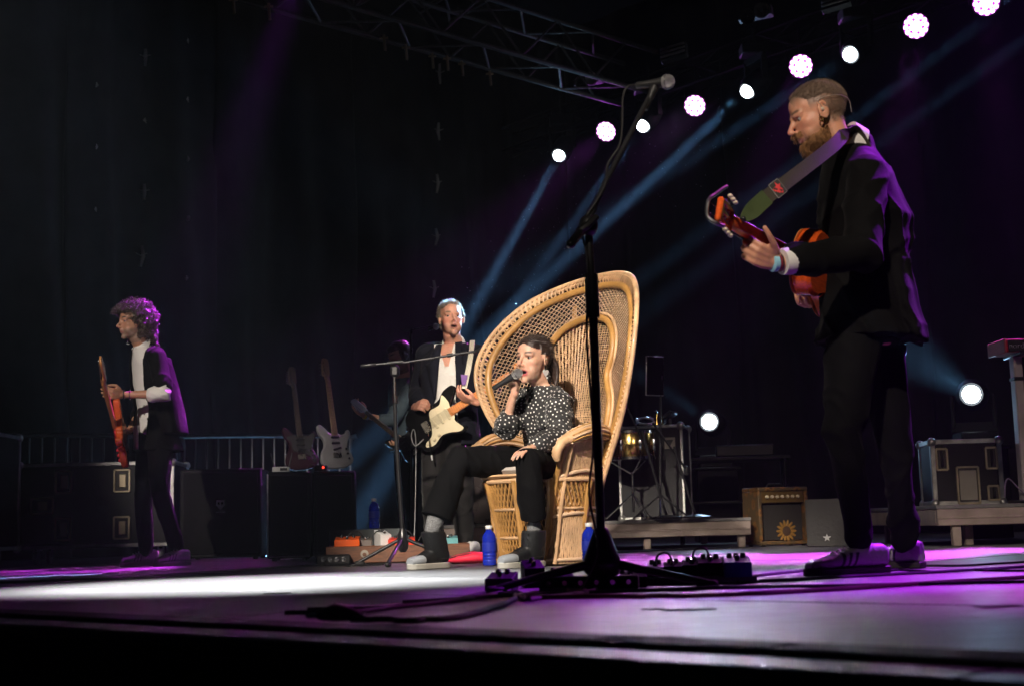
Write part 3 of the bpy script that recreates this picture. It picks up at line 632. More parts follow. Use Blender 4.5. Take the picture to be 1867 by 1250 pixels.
for q, e in ((650, -.05), (706, -.45), (838, -.1)):
    foot = onfloor(q, d1+e)+Vector((0, 0, .015)); c = MB().tube([fb+Vector((0, 0, .15)), foot], .01, 10).build('leg', BG, t, world=True); MB().limb([foot-(foot-fb).normalized()*.035, foot], [.016, .015], 10).build('rubber_foot', RUBBER, c, world=True)
mic('microphone', 'microphone at the end of the level boom by the chair', at(864, 643, d1-.1), at(890, 633, d1-.06))
# thin stand behind the grey haired guitarist
d2 = 11.0; t = thing('microphone_stand', 'thin dim microphone stand behind the grey haired guitarist', 'microphone stand', onfloor(752, d2), 0); o_ = onfloor(752, d2)
MB().tube([o_+Vector((0, 0, .02)), at(749, 602, d2)], .011, 8).build('pole', BG, t, world=True); MB().lathe([(.13, 0), (.13, .012), (.03, .03)], o_, n=20).build('round_base', BG, t, world=True)
MB().tube([at(738, 604, d2), at(790, 594, d2-.1)], .008, 8).build('boom', BG, t, world=True)
mic('microphone', 'pale microphone at the shoulder of the grey haired guitarist', at(782, 601, d2-.1), at(798, 594, d2-.2))
# music stand with tablet
d3 = 10.4; t = thing('music_stand', 'music stand with a dark tablet beside the chair', 'music stand', onfloor(1207, d3), 0); o_ = onfloor(1207, d3); o_.z = .222
MB().tube([o_+Vector((0, 0, .1)), at(1204, 690, d3)], .009, 10).build('pole', BG, t, world=True)
for a in range(3): MB().tube([o_+Vector((0, 0, .18)), o_+Vector((.24*math.cos(a*2.1+.4), .24*math.sin(a*2.1+.4), .012))], .007, 8).build('leg', BG, t, world=True)
MB().bar(at(1198, 690, d3-.01), at(1207, 688, d3), .03, .03).build('holder', BLACKP, t, world=True)
tl, trr, br_, bl = at(1178, 648, d3-.1), at(1211, 650, d3+.02), at(1205, 722, d3+.02), at(1172, 720, d3-.1)
cx_ = (tl+trr+br_+bl)/4; xx = (trr-tl).normalized(); yy = (tl-bl).normalized(); zz = xx.cross(yy).normalized(); yy = zz.cross(xx)
tt = thing('tablet', 'dark tablet with a pale rim on the music stand', 'tablet', cx_, 0)
MB().box(cx_+zz*.012, ((trr-tl).length, (tl-bl).length, .012), .005, basis(xx, yy, zz).to_3x3()).build('casing', mat('tablet_rim', (.55, .53, .55), .3, .6), tt, world=True)
MB().box(cx_+zz*.0186, ((trr-tl).length-.014, (tl-bl).length-.014, .004), .001, basis(xx, yy, zz).to_3x3()).build('screen', mat('dark_glass', (.004, .004, .006), .12), tt, world=True)
# ================================================================== drums and percussion
BRASS = mat('brass_shell', (.75, .5, .16), .18, 1, .1); cs = at(1151, 812, 10.75)
t = thing('snare_drum', 'brass shelled drum with chrome lugs on a stand', 'drum', cs, R(8)); r_ = .178; hh = .1
MB().lathe([(r_-.004, -hh), (r_, -hh+.002), (r_, -.004), (r_+.002, 0), (r_, .004), (r_, hh-.002), (r_-.004, hh)], n=40).build('shell', BRASS, t)
for s in (-1, 1): MB().lathe([(r_+.002, s*hh-.012), (r_+.012, s*hh-.01), (r_+.012, s*hh+.01), (r_+.004, s*hh+.012)], n=40).build('hoop', CHROME, t)
MB().lathe([(r_-.002, hh-.004), (r_-.002, hh+.003), (.001, hh+.004)], n=32).build('drum_skin', mat('drum_skin', (.6, .58, .55), .5), t)
for k in range(8):
    a = 2*math.pi*k/8+.15; c = Vector((math.cos(a)*(r_+.012), math.sin(a)*(r_+.012), 0)); l = MB(); l.limb([c+Vector((0, 0, -.035)), c+Vector((0, 0, .035))], [.011, .011], 8); l.tube([c*1.01+Vector((0, 0, -hh)), c*1.01+Vector((0, 0, hh))], .0032, 6); l.build('lug', CHROME, t)
ob = cs.copy(); ob.z = .222
t = thing('drum_stand', 'chrome tripod stand under the brass drum', 'drum stand', ob, R(20)); hz = cs.z-.222-hh
MB().tube([(0, 0, .06), (0, 0, hz-.1)], .012, 10).build('pole', CHROME, t)
for k in range(3):
    a = k*2.09+.5; MB().tube([(0, 0, hz-.12), (.1*math.cos(a), .1*math.sin(a), hz-.06), (.17*math.cos(a), .17*math.sin(a), hz-.012)], .007, 8).build('cradle_arm', CHROME, t)
    l = MB().tube([(0, 0, .2), (.22*math.cos(a), .22*math.sin(a), .014)], .008, 8).build('leg', CHROME, t); MB().ell((.22*math.cos(a), .22*math.sin(a), .014), .013, 8).build('rubber_foot', RUBBER, l)
# kick drum behind the chair
ck = at(893, 886, 11.2); ck.z = .222+.28
t = thing('bass_drum', 'beige headed bass drum with a black swirl between chair and trousers', 'drum', ck, R(-6)); rot = Matrix.Rotation(R(90), 4, 'X')
MB(rot).lathe([(.27, -.2), (.275, -.19), (.275, .19), (.27, .2)], n=40).build('shell', mat('dark_drum_shell', (.03, .02, .02), .3), t)
MB(rot).lathe([(.274, .18), (.284, .185), (.284, .215), (.276, .22)], n=40).build('hoop', mat('drum_hoop', (.05, .04, .04), .3), t)
MB(rot).lathe([(.272, .196), (.272, .203), (.002, .207)], n=40).build('drum_skin', mat('beige_drum_skin', (.42, .38, .33), .55), t)
sw = [(.03+.018*math.cos(.1*a)*0+.07*math.cos(a)*(1-.03*a), -.209, .02+.05*math.sin(a)*(1-.03*a)) for a in [k*.3 for k in range(26)]]
MB().tube(sw, [.006]*26, 6).build('painted_swirl', BLACKP, t)
for s in (-1, 1): MB().tube([(s*.24, -.12, -.1), (s*.34, -.22, -.275)], .008, 8).build('spur', CHROME, t)
# boom arms and little percussion on the rack case
for (a, b, c, lab) in (((1140, 735), (1186, 835), (1215, 930), 'short dark boom stand leaning over the brass drum'), ((1190, 770), (1252, 856), (1268, 930), 'short dark boom stand right of the brass drum')):
    dd = 10.35; g0 = at(*c, dd); g0.z = .222; t = thing('microphone_stand', lab, 'microphone stand', g0, 0); m_ = at((a[0]+b[0])/2+8, (a[1]+b[1])/2, dd)
    MB().tube([g0+Vector((0, 0, .02)), g0.lerp(m_, .3), m_], .0095, 8).build('pole', BG, t, world=True); MB().tube([at(*a, dd-.1), at(*b, dd+.1)], .0075, 8).build('boom', BG, t, world=True); MB().lathe([(.12, 0), (.12, .014), (.025, .03)], g0, n=18).build('round_base', BG, t, world=True)
    MB().limb([at(*b, dd+.1)+Vector((0, 0, .02)), at(*b, dd+.1)-Vector((0, 0, .03))], [.016, .016], 8).build('counterweight', BG, t, world=True)
pt = at(1198, 768, 11.2); pt.z = .222+.745
t = thing('drum_pad', 'dark electronic pad tilted on the rack case', 'drum pad', pt+Vector((.1, 0, 0)), R(-20)); MB(Matrix.Rotation(R(-35), 4, 'Y')).box((0, 0, .07), (.2, .2, .03), .006).build('pad', BLACKP, t); MB().tube([(0, 0, 0), (0, 0, .07)], .02, 8).build('mount', BLACKP, t)
t = thing('tambourine', 'small purple lit tambourine lying on the rack case', 'tambourine', pt+Vector((-.1, -.08, .0)), 0); MB(Matrix.Rotation(R(25), 4, 'X')).tube([(.07*math.cos(k*.4), .07*math.sin(k*.4), .045) for k in range(16)], .014, 8, True, (1, .6)).build('hoop', mat('pale_wood', (.5, .4, .35), .4), t)
for k in range(5): MB(Matrix.Rotation(R(25), 4, 'X')).lathe([(.001, -.004), (.016, -.003), (.016, .003), (.001, .004)], (.085*math.cos(k*1.25), .085*math.sin(k*1.25), .045), n=10).build('jingle', CHROME, t)
t = thing('cowbell', 'small golden cowbell on the rack case', 'cowbell', pt+Vector((.0, -.1, .0)), R(30)); MB().loft([((0, 0, 0), (.045, 0, 0), (0, .03, 0)), ((0, 0, .1), (.03, 0, 0), (0, .02, 0))], 16, 4).build('bell', BRASS, t); MB().tube([(0, 0, .1), (.0, .02, .12), (0, .05, .12)], .006, 6).build('mount', CHROME, t)
# sticker on the rack case: pale square with a dark triangle
lc = Matrix.Translation(at(1198, 930, 11.3)) ; pcx = Vector((at(1198, 930, 11.3).x, at(1198, 930, 11.3).y, .222)); rm = Matrix.Rotation(R(-14), 4, 'Z')
t = thing('sticker', 'pale square sticker with a dark triangle on the rack case', 'sticker', pcx, R(-14)); MB().box((.16, -.252, .6), (.085, .006, .09), .001).build('paper', mat('pale_card', (1, 1, 1)), t)
MB().prism([(-.028, .026), (.028, .026), (0, -.028)], 0, .002, basis(Vector((1, 0, 0)), Vector((0, 0, 1)), Vector((0, -1, 0)), (.16, -.2555, .6)), .0004).build('triangle', BLACKP, t)
# guitar amplifier with a sunflower cloth
pa = onfloor(1417, 10.6); SUN = bpy.data.materials.new('floral_gold_cloth'); SUN.use_nodes = True
def sunmat():
    nt = SUN.node_tree; b = nt.nodes['Principled BSDF']; tc = nt.nodes.new('ShaderNodeTexCoord'); v_ = nt.nodes.new('ShaderNodeTexVoronoi'); v_.inputs['Scale'].default_value = 15; nt.links.new(tc.outputs['Object'], v_.inputs['Vector'])
    cr = nt.nodes.new('ShaderNodeValToRGB'); e = cr.color_ramp.elements; e[0].position = .12; e[0].color = (.05, .02, .008, 1); e[1].position = .3; e[1].color = (.20, .085, .015, 1); k = e.new(.55); k.color = (.08, .05, .02, 1)
    nt.links.new(v_.outputs['Distance'], cr.inputs[0]); nt.links.new(cr.outputs[0], b.inputs['Base Color']); b.inputs['Roughness'].default_value = .6
sunmat()
t = thing('guitar_amplifier', 'small golden floral covered guitar amplifier by the bearded guitarist', 'amplifier', pa, R(18))
am = MB(); 
for (c, s_) in (((0, 0, .425), (.42, .26, .03)), ((0, 0, .025), (.42, .26, .03)), ((-.195, 0, .225), (.03, .26, .37)), ((.195, 0, .225), (.03, .26, .37)), ((0, .11, .225), (.36, .03, .37))): am.box(c, s_, .006)
am.build('cabinet', SUN, t)
MB().box((0, -.1, .365), (.355, .03, .085), .003).build('control_panel', mat('gold_panel', (.16, .095, .03), .4, .4), t)
for k in range(7): MB().lathe([(.013, 0), (.013, .012), (.009, .02), (.001, .021)], (-.13+k*.043, -.115, .368), (0, -1, 0), 12).build('knob', mat('cream_knob', (.6, .5, .35), .4), t)
MB().box((0, -.07, .18), (.355, .02, .27), .003).build('speaker_cloth', mat('brown_speaker_cloth', (.018, .015, .013), .8, bump=.5, bscale=400), t)
fl_ = MB()
for k in range(14): a = k*2*math.pi/14; fl_.ell((.04+.055*math.cos(a), -.082, .11+.055*math.sin(a)), (.032, .004, .011), 8, Matrix.Rotation(-a, 3, 'Y'))
fl_.build('sunflower_petals', mat('sunflower_yellow', (.26, .13, .02), .6), t); MB().ell((.04, -.085, .11), (.036, .006, .036), 14).build('sunflower_heart', mat('seed_brown', (.06, .03, .015), .8), t)
MB().tube([(-.07, 0, .442), (-.05, 0, .465), (.05, 0, .465), (.07, 0, .442)], .009, 8).build('handle', BLACKP, t)
for sx in (-1, 1):
    for sy in (-1, 1): MB().lathe([(.016, 0), (.018, .011)], (sx*.17, sy*.1, 0), n=10).build('foot', RUBBER, t)
pw = onfloor(1524, 10.0)
t = thing('floor_monitor', 'tilted grey floor monitor with a star emblem left of the trousers', 'floor monitor', pw, R(-12))
MB().prism([(-.17, 0), (.2, 0), (.2, .16), (-.06, .33)], -.2, .2, basis(Vector((0, 1, 0)), Vector((0, 0, 1)), Vector((1, 0, 0)), (0, 0, .004)), .008).build('cabinet', mat('grey_monitor', (.014, .013, .0125), .6, bump=.3), t)
st = [((.03 if k % 2 == 0 else .012)*math.sin(k*math.pi/5), (.03 if k % 2 == 0 else .012)*math.cos(k*math.pi/5)) for k in range(10)]
fn = Vector((0, -.33, .11)).normalized(); MB().prism(st, 0, .004, basis(Vector((1, 0, 0)), fn.cross(Vector((1, 0, 0))), fn, (-.06, -.155, .06)), .001).build('star_emblem', mat('grey_emblem', (1, 1, 1)), t)
# dim table and pipe rack at the back
t = thing('equipment_rack', 'dark low pipe rack behind the floral amplifier', 'rack', onfloor(1340, 12.2), R(-8))
for sx in (-1, 1):
    for sy in (-1, 1): MB().tube([(sx*.45, sy*.2, 0), (sx*.45, sy*.2, .72)], .018, 10).build('post', BG, t)
MB().box((0, 0, .73), (1.0, .5, .03), .004).build('top', PLY, t); MB().box((0, 0, .36), (.96, .46, .02), .003).build('shelf', PLY, t)
MB().box((.12, 0, .8), (.5, .3, .1), .01).build('mixer', BLACKP, t)
# ================================================================== keyboard on the right riser
kx = at(1834, 644, 9.25); KR = mat('red_keyboard_paint', (.55, .02, .03), .35, coat=.3)
t = thing('stage_keyboard', 'red stage keyboard with white lettering cut by the right edge', 'keyboard', kx, R(2))
MB().box((.62, .16, .055), (1.24, .3, .09), .008).build('body', KR, t)
MB().box((.62, .004, .052), (1.2, .014, .076), .003).build('rear_panel', mat('grey_rear_panel', (.02, .018, .02), .5), t)
MB().box((.004, .16, .054), (.016, .31, .098), .006).build('end_cheek', mat('red_cheek', (.5, .12, .12), .4), t)
for k in range(28): MB().box((.06+k*.041, .25, .103), (.036, .13, .012), .002).build('key', WHITEP, t)
tx = bpy.data.curves.new('lettering', 'FONT'); tx.body = 'nord'; tx.size = .054; tx.extrude = .0015; tx.offset = -.002; to = bpy.data.objects.new('lettering', tx); COL.objects.link(to); me_ = bpy.data.meshes.new_from_object(to.evaluated_get(bpy.context.evaluated_depsgraph_get())); bpy.data.objects.remove(to)
me_.transform(basis(Vector((1, 0, 0)), Vector((0, 0, 1)), Vector((0, -1, 0)), (.022, -.0045, .034))); link('lettering', me_, mat('white_lettering', (.9, .9, .9), .5), t, 0)
for k in range(5): MB().lathe([(.011, 0), (.011, .012), (.002, .013)], (.1+k*.05, .1, .1), n=10).build('knob', BLACKP, t)
t = thing('keyboard_stand', 'white column keyboard stand at the right edge', 'keyboard stand', Vector((kx.x+.07, kx.y+.16, .262)), 0); hz = kx.z-.262
for x in (.05, 1.0):
    MB().box((x, 0, hz/2), (.06, .09, hz-.01), .008).build('column', mat('white_stand_paint', (.62, .56, .55), .4), t); MB().box((x, 0, .012), (.08, .5, .024), .006).build('foot', BLACKP, t); MB().box((x, 0, hz-.16), (.07, .1, .025), .003).build('strap', BLACKP, t); MB().box((x, 0, hz+.002), (.05, .34, .02), .004).build('arm', BLACKP, t)
MB().tube([(.05, 0, .3), (1.0, 0, .3)], .014, 8).build('crossbar', BG, t)
cp = crom([at(1832, 905, 9.4), at(1833, 880, 9.4), at(1840, 872, 9.4), at(1856, 888, 9.35), at(1868, 900, 9.35), at(1890, 930, 9.4)], 5); 
tag(MB().tube(cp, .005, 6).build('keyboard_cable', mat('violet_cable', (.2, .15, .25), .3)), 'thin cable arching below the keyboard on the riser', 'cable')
# ================================================================== pedals and cables
PEDB = mat('black_pedal_paint', (.010, .010, .011), .7, spec=.15)
def pedal(name, label, loc, rz, w, d, h, m, knobs=2, group=None, foot=True):
    t = thing(name, label, 'effects pedal', loc, rz, group)
    MB().prism([(-d/2, 0), (d/2, 0), (d/2, h), (-d/2, h*.72)], -w/2, w/2, basis(Vector((0, 1, 0)), Vector((0, 0, 1)), Vector((1, 0, 0)), (0, 0, .002)), .003).build('casing', m, t)
    for k in range(knobs): MB().lathe([(.009, 0), (.0085, .012), (.006, .016), (.001, .0165)], (-w/2+w*(k+1)/(knobs+1), d*.22, h*.93), n=10).build('knob', mat('dark_knob', (.02, .02, .02), .4), t)
    if foot: MB().lathe([(.008, 0), (.008, .012), (.006, .018), (.001, .019)], (0, -d*.25, h*.78), n=10).build('footswitch', CHROME, t)
    return t
# wooden pedalboard by the left boom stand
pb = onfloor(728, 8.55); WOOD = mat('brown_board_wood', (.16, .06, .025), .5, bump=.2, stretch=(2, 14, 14), var=.35)
t = thing('pedalboard', 'brown wooden pedalboard under orange and red pedals', 'pedalboard', pb, R(3))
MB().box((0, -.18, .055), (.86, .025, .1), .004).build('front_board', WOOD, t); MB().box((0, .2, .055), (.86, .025, .1), .004).build('back_board', WOOD, t)
for s in (-1, 1): MB().box((s*.42, .01, .055), (.02, .352, .1), .004).build('side_board', WOOD, t)
MB().box((0, .01, .085), (.815, .35, .015), .003).build('top_board', WOOD, t)
em = MB(); em.lathe([(.024, 0), (.024, .002)], (-.2, -.1925, .058), (0, -1, 0), 20); em.build('round_emblem', mat('pale_emblem', (.4, .36, .3), .5), t)
MB().lathe([(.012, 0), (.012, .002)], (-.2, -.195, .054), (0, -1, 0), 14).build('emblem_mark', WOOD, t)
rz = R(3); up = Vector((0, 0, .095))
def pbp(x, y): return pb+Vector((x*math.cos(rz)-y*math.sin(rz), x*math.sin(rz)+y*math.cos(rz), .095))
pedal('effects_pedal', 'bright orange pedal at the left end of the wooden board', pbp(-.31, -.06), rz, .15, .12, .065, mat('orange_pedal', (.95, .13, .01), .35), 3, 'pedals on the wooden board')
pedal('effects_pedal', 'white tilted pedal in the middle of the wooden board', pbp(-.1, .02), R(25), .07, .12, .1, WHITEP, 2, 'pedals on the wooden board')
pedal('effects_pedal', 'long red pedal on the wooden board', pbp(.02, -.07), rz, .16, .12, .055, mat('red_pedal', (.8, .05, .02), .35), 3, 'pedals on the wooden board')
pedal('effects_pedal', 'teal pedal behind the boot on the wooden board', pbp(.3, -.04), rz, .12, .12, .055, mat('teal_pedal', (.15, .4, .42), .35), 2, 'pedals on the wooden board')
pedal('effects_pedal', 'small red pedal right of the stand on the wooden board', pbp(.2, .06), rz, .07, .11, .1, REDP, 1, 'pedals on the wooden board')
pedal('effects_pedal', 'grey pedal with patch leads on the wooden board', pbp(-.2, .0), rz, .07, .11, .055, mat('grey_pedal', (.2, .17, .15), .4), 2, 'pedals on the wooden board')
for k in range(4):
    a = pbp(-.33+.15*k, .02); b = pbp(-.2+.15*k, .03); c = crom([a+Vector((0, 0, .03)), a.lerp(b, .3)+Vector((0, 0, .09)), a.lerp(b, .7)+Vector((0, -.03, .09)), b+Vector((0, 0, .03))], 6)
    tag(MB().tube(c, .004, 6).build('patch_lead', RUBBER), ['patch lead looping beside the bright orange pedal', 'patch lead looping beside the white tilted pedal', 'patch lead looping over the long red pedal', 'patch lead looping beside the teal pedal'][k], 'cable', 'patch leads on the wooden board')
t = thing('cable_box', 'dark low box with a tangle of leads left of the wooden board', 'stage box', onfloor(608, 8.3), R(8)); MB().box((0, 0, .03), (.2, .14, .06), .008).build('casing', BLACKP, t)
for k in range(4): MB().lathe([(.012, 0), (.014, .008), (.009, .009)], (-.06+.04*k, -.07, .032), (0, -1, 0), 10).build('socket', CHROME, t)
# red pouch by the boot
t = thing('red_pouch', 'flat red pouch on the floor between boot and bottle', 'pouch', onfloor(853, 7.75), R(4))
MB().loft([((-.12, 0, .02), (0, .03, 0), (0, 0, .012)), ((-.06, 0, .026), (0, .07, 0), (0, 0, .024)), ((.03, 0, .034), (0, .08, 0), (0, 0, .034)), ((.1, 0, .03), (0, .07, 0), (0, 0, .028)), ((.13, 0, .018), (0, .04, 0), (0, 0, .014))], 20).build('pouch_body', mat('red_cloth', (.75, .02, .06), .6, bump=.3), t)
MB().tube([(-.1, -.05, .035), (0, -.06, .055), (.1, -.05, .045)], .004, 6).build('zip', mat('dark_zip', (.1, .01, .01), .5), t)
# foreground pedals
DBL = mat('dark_blue_pedal', (.02, .03, .16), .6, spec=.2); FGR = 'pedals in the foreground row'
fx = [(1345, 4.38, .085, .13, .062, DBL, 'dark blue pedal at the right end of the foreground row', 3), (1296, 4.45, .08, .12, .06, PEDB, 'tall black pedal left of the dark blue pedal', 3), (1262, 4.5, .06, .12, .05, PEDB, 'narrow black pedal in the foreground row with a looped lead', 2),
      (1228, 4.52, .06, .11, .045, PEDB, 'narrow black pedal in the middle of the foreground row', 2), (1196, 4.55, .065, .11, .042, mat('violet_pedal', (.08, .02, .12), .4), 'low violet pedal at the left end of the foreground row', 2)]
t = thing('pedalboard', 'low black pedalboard in the foreground behind the stand leg', 'pedalboard', onfloor(1262, 4.47), R(-6)); MB().box((0, 0, .012), (.4, .17, .02), .003).build('board', PEDB, t); MB().box((0, -.08, .014), (.4, .014, .024), .003).build('front_lip', BLACKM, t)
for (px, d, w_, dd, h_, m_, lab, kn) in fx: pedal('effects_pedal', lab, onfloor(px, d)+Vector((0, 0, .022)), R(-6), w_, dd, h_, m_, kn, FGR)
for (a, b, h_) in ((1196, 1230, .075), (1262, 1300, .1)):
    A_, B_ = onfloor(a, 4.5)+Vector((0, 0, .06)), onfloor(b, 4.47)+Vector((0, 0, .06)); tag(MB().tube(crom([A_, A_.lerp(B_, .2)+Vector((0, .01, h_*.45)), A_.lerp(B_, .75)+Vector((0, .02, h_*.5)), B_], 6), .0035, 6).build('patch_lead', RUBBER), ('low patch lead looping over the violet foreground pedal' if a < 1250 else 'taller patch lead looping left of the dark blue pedal'), 'cable', 'patch leads in the foreground')
pedal('effects_pedal', 'black pedal with a small green light left of the tall stand foot', onfloor(915, 4.3), R(-8), .085, .13, .055, PEDB, 2, FGR)
pedal('effects_pedal', 'upright black pedal just left of the tall stand hub', onfloor(972, 4.5), R(10), .065, .08, .085, PEDB, 1, FGR)
pedal('effects_pedal', 'low black pedal between tall stand hub and upright pedal', onfloor(1022, 4.45), R(4), .08, .12, .05, PEDB, 3, FGR)
pedal('effects_pedal', 'low black pedal right of the tall stand hub', onfloor(1150, 4.35), R(-4), .1, .12, .045, PEDB, 3, FGR)
t = thing('power_brick', 'flat black power box under the tall stand', 'power box', onfloor(1075, 4.25), R(-6)); MB().box((0, 0, .022), (.3, .1, .04), .005).build('casing', PEDB, t)
for k in range(6): MB().lathe([(.008, 0), (.008, .006)], (-.12+k*.048, -.05, .024), (0, -1, 0), 8).build('socket', CHROME, t)
# cables along the floor
def cable(pts, r, lab, m=RUBBER, group='floor cables', seed=0, name='floor_cable'):
    rr = random.Random(seed); P = [onfloor(px, d)+Vector((0, 0, r+.001)) for (px, d) in pts]; Q = []
    for a, b in zip(P[:-1], P[1:]):
        for k in range(3): q = a.lerp(b, k/3); Q.append(q+Vector((rr.uniform(-.012, .012), rr.uniform(-.02, .02), 0)) if k else q)
    Q.append(P[-1]); tag(MB().tube(crom(Q, 4), r, 6).build(name, m), lab, 'cable', group)
DC = mat('dark_red_cable', (.09, .01, .02), .4)
cable([(1345, 4.33), (1480, 4.5), (1600, 4.62), (1867, 5.0), (2000, 5.2)], .006, 'black cable from the dark blue pedal past the white shoes', seed=1)
cable([(1300, 4.6), (1400, 4.95), (1470, 5.25), (1600, 5.5), (1750, 5.3), (1900, 5.6)], .005, 'thin cable behind the striped shoe', seed=2)
cable([(960, 3.75), (1110, 3.7), (1250, 3.62), (1400, 3.66), (1600, 3.85), (1900, 4.2)], .007, 'dark red cable crossing below the foreground pedals', DC, seed=3)
cable([(735, 3.7), (860, 3.82), (1000, 3.98), (1180, 4.0), (1350, 4.02), (1600, 3.95), (1900, 3.9)], .006, 'black cable running the width of the foreground', seed=4)
cable([(1500, 4.9), (1640, 5.05), (1700, 4.8), (1780, 4.85), (1900, 4.6)], .005, 'black cable curling right of the striped shoe', seed=14)
cable([(520, 3.35), (640, 3.3), (760, 3.55), (880, 3.9), (930, 4.2)], .006, 'black cable from the dropped plug to the pedals', seed=5)
cable([(560, 3.5), (700, 3.5), (820, 3.72), (900, 4.2)], .005, 'second thinner cable beside the dropped plug', seed=6)
cable([(1330, 10.0), (1200, 9.7), (1100, 9.2), (1040, 9.4)], .008, 'black cable in front of the drum riser', seed=7)
cable([(520, 7.8), (590, 8.0), (640, 7.7), (700, 7.8)], .006, 'black cable left of the boom stand feet', seed=8)
cable([(0, 6.3), (200, 6.5), (420, 7.3), (560, 8.0)], .006, 'black cable on the purple lit floor at the left', seed=9)
for k in range(5): cable([(905+9*k, 4.05+.03*k), (960, 3.85-.05*k), (1010+12*k, 3.78+.04*k), (1070, 3.95+.03*k), (1085-25*k, 4.2)], .0055, ['innermost', 'second', 'middle', 'fourth', 'outermost'][k]+' loop of the black cable coil left of the tall stand', group='coiled foreground cables', seed=20+k)
cpos = onfloor(622, 3.05)
t = thing('cable_plug', 'blurred black plug lying near the stage edge', 'plug', cpos, R(-20)); MB().limb([(-.05, 0, .016), (-.015, 0, .022), (.02, 0, .018), (.055, .0, .01)], [.012, .02, .015, .008], 12).build('plug_body', RUBBER, t); MB().limb([(-.08, 0, .013), (-.05, 0, .014)], [.007, .007], 8).build('metal_tip', CHROME, t)
cable([(640, 3.03), (690, 3.0), (740, 2.92), (800, 2.95), (880, 3.2), (930, 3.6), (950, 3.9)], .007, 'black cable leading from the dropped plug to the coil', seed=10)
# ================================================================== guitars
def sym(pts): return pts+[(x, -y) for (x, y) in reversed(pts)][0 if pts[-1][1] else 1:]
def outline(pts, k=5): return [(p.x, p.y) for p in crom([(a, b, 0) for a, b in pts], k, True)]
STRAT = [(-.215, .03), (-.205, .11), (-.15, .155), (-.07, .145), (.0, .11), (.06, .115), (.12, .15), (.185, .155), (.2, .125), (.165, .085), (.125, .05), (.115, .03), (.115, -.03), (.1, -.06), (.11, -.105), (.14, -.125), (.135, -.15), (.09, -.155), (.03, -.125), (-.03, -.115), (-.1, -.15), (-.16, -.15), (-.2, -.1), (-.215, -.03)]
GUARD = [(-.03, .075), (.02, .08), (.06, .085), (.1, .13), (.118, .07), (.112, .035), (.112, -.03), (.098, -.065), (.125, -.132), (.09, -.142), (.03, -.115), (-.03, -.105), (-.1, -.132), (-.155, -.12), (-.15, -.095), (-.09, -.07), (-.06, -.01)]
def electric(label, M, body_m, guard_m, neck_m, name='electric_guitar', scale=1.0, bass=False, arm=False, head_m=None, group='electric guitars'):
    t = thing(name, label, 'guitar', M=M); sc = Matrix.Scale(scale, 4); nl = .52 if bass else .47
    ob = MB(sc).prism(outline(STRAT), -.022, .022, None, .008).build('body', body_m, t)
    if guard_m: MB(sc).prism(outline(GUARD, 4), .0225, .0255, None, .001).build('pickguard', guard_m, t)
    MB(sc).loft([((.09, 0, .022), (0, .029, 0), (0, 0, .012)), ((.13, 0, .026), (0, .0285, 0), (0, 0, .0125)), ((nl+.1, 0, .026), (0, .0215, 0), (0, 0, .0105)), ((nl+.13, 0, .022), (0, .02, 0), (0, 0, .01))], 14, 3).build('neck', neck_m, t)
    MB(sc).box(((nl+.2)/2, 0, .0365), (nl-.02, .046, .005), .001).build('fingerboard', neck_m, t)
    for k in range(20): x = .09+(nl+.02)*(1-2**(-(k+1)/12))/(1-2**(-21/12)); x = nl+.115-(x-.09); MB(sc).box((x, 0, .0395), (.002, .044, .002), .0004).build('fret', CHROME, t)
    hd = [(nl+.115, .021), (nl+.14, .024), (nl+.16, .045), (nl+.3, .028), (nl+.315, .0), (nl+.3, -.03), (nl+.25, -.035), (nl+.16, -.032), (nl+.14, -.023), (nl+.115, -.021)]
    MB(sc).prism(outline(hd, 4), .008, .022, None, .002).build('headstock', head_m or neck_m, t)
    for k in range(4 if bass else 6):
        x = nl+.165+k*(.034 if bass else .022); o = MB(sc).lathe([(.004, 0), (.004, .012)], (x, .03-k*.003, .022), n=8).build('tuner', CHROME, t); MB(sc).ell((x, .058-k*.003, .012), (.008, .012, .006), 8).build('tuner_key', CHROME, o)
    for x, a in ((.075, 0), (.02, 0), (-.035, .25)): MB(sc @ Matrix.Rotation(a, 4, 'Z')).box((x, .0, .029), (.02, .082, .01), .004).build('pickup', guard_m or BLACKP, t)
    MB(sc).box((-.095, 0, .029), (.045, .075, .012), .003).build('bridge', mat('bridge_metal', (.55, .5, .42), .3, 1), t)
    ns = 4 if bass else 6
    for k in range(ns): y = (k-(ns-1)/2)*(.048/(ns-1)); MB(sc).tube([(-.09, y*1.15, .037), (nl+.12, y*.8, .044), (nl+.165+k*.022, .03-k*.003, .032)], .0011 if bass else .0008, 4).build('string', CHROME, t)
    for (x, y) in ((-.04, -.09), (-.085, -.1), (-.13, -.108)): MB(sc).lathe([(.012, .0255), (.0115, .035), (.009, .038), (.001, .0385)], (x, y, 0), n=12).build('knob', guard_m or CHROME, t)
    if arm: MB(sc).tube(crom([(-.1, -.035, .036), (-.1, -.06, .06), (-.12, -.12, .065), (-.15, -.2, .06)], 5), .0035, 6).build('tremolo_arm', CHROME, t); MB(sc).limb([(-.146, -.19, .0605), (-.156, -.215, .0595)], [.006, .006], 8).build('arm_tip', WHITEP, t)
    return t
def gframe(body, toward, front, roll=0):                     # body centre, a point the neck aims at, the way its front faces
    x = (Vector(toward)-Vector(body)).normalized(); z = Vector(front); z = (z-x*z.dot(x)).normalized(); y = z.cross(x); return basis(x, y, z, body)
NECKM = mat('maple_neck_orange', (.75, .27, .07), .3, coat=.4, stretch=(2, 20, 20)); CREAM = mat('cream_pickguard', (.78, .68, .45), .4, var=.05)
BLKG = mat('black_guitar_lacquer', (.008, .008, .008), .12, coat=.6)
gC = gframe(at(801, 765, 9.12), at(862, 727, 9.06), (-.10, -1, .1))
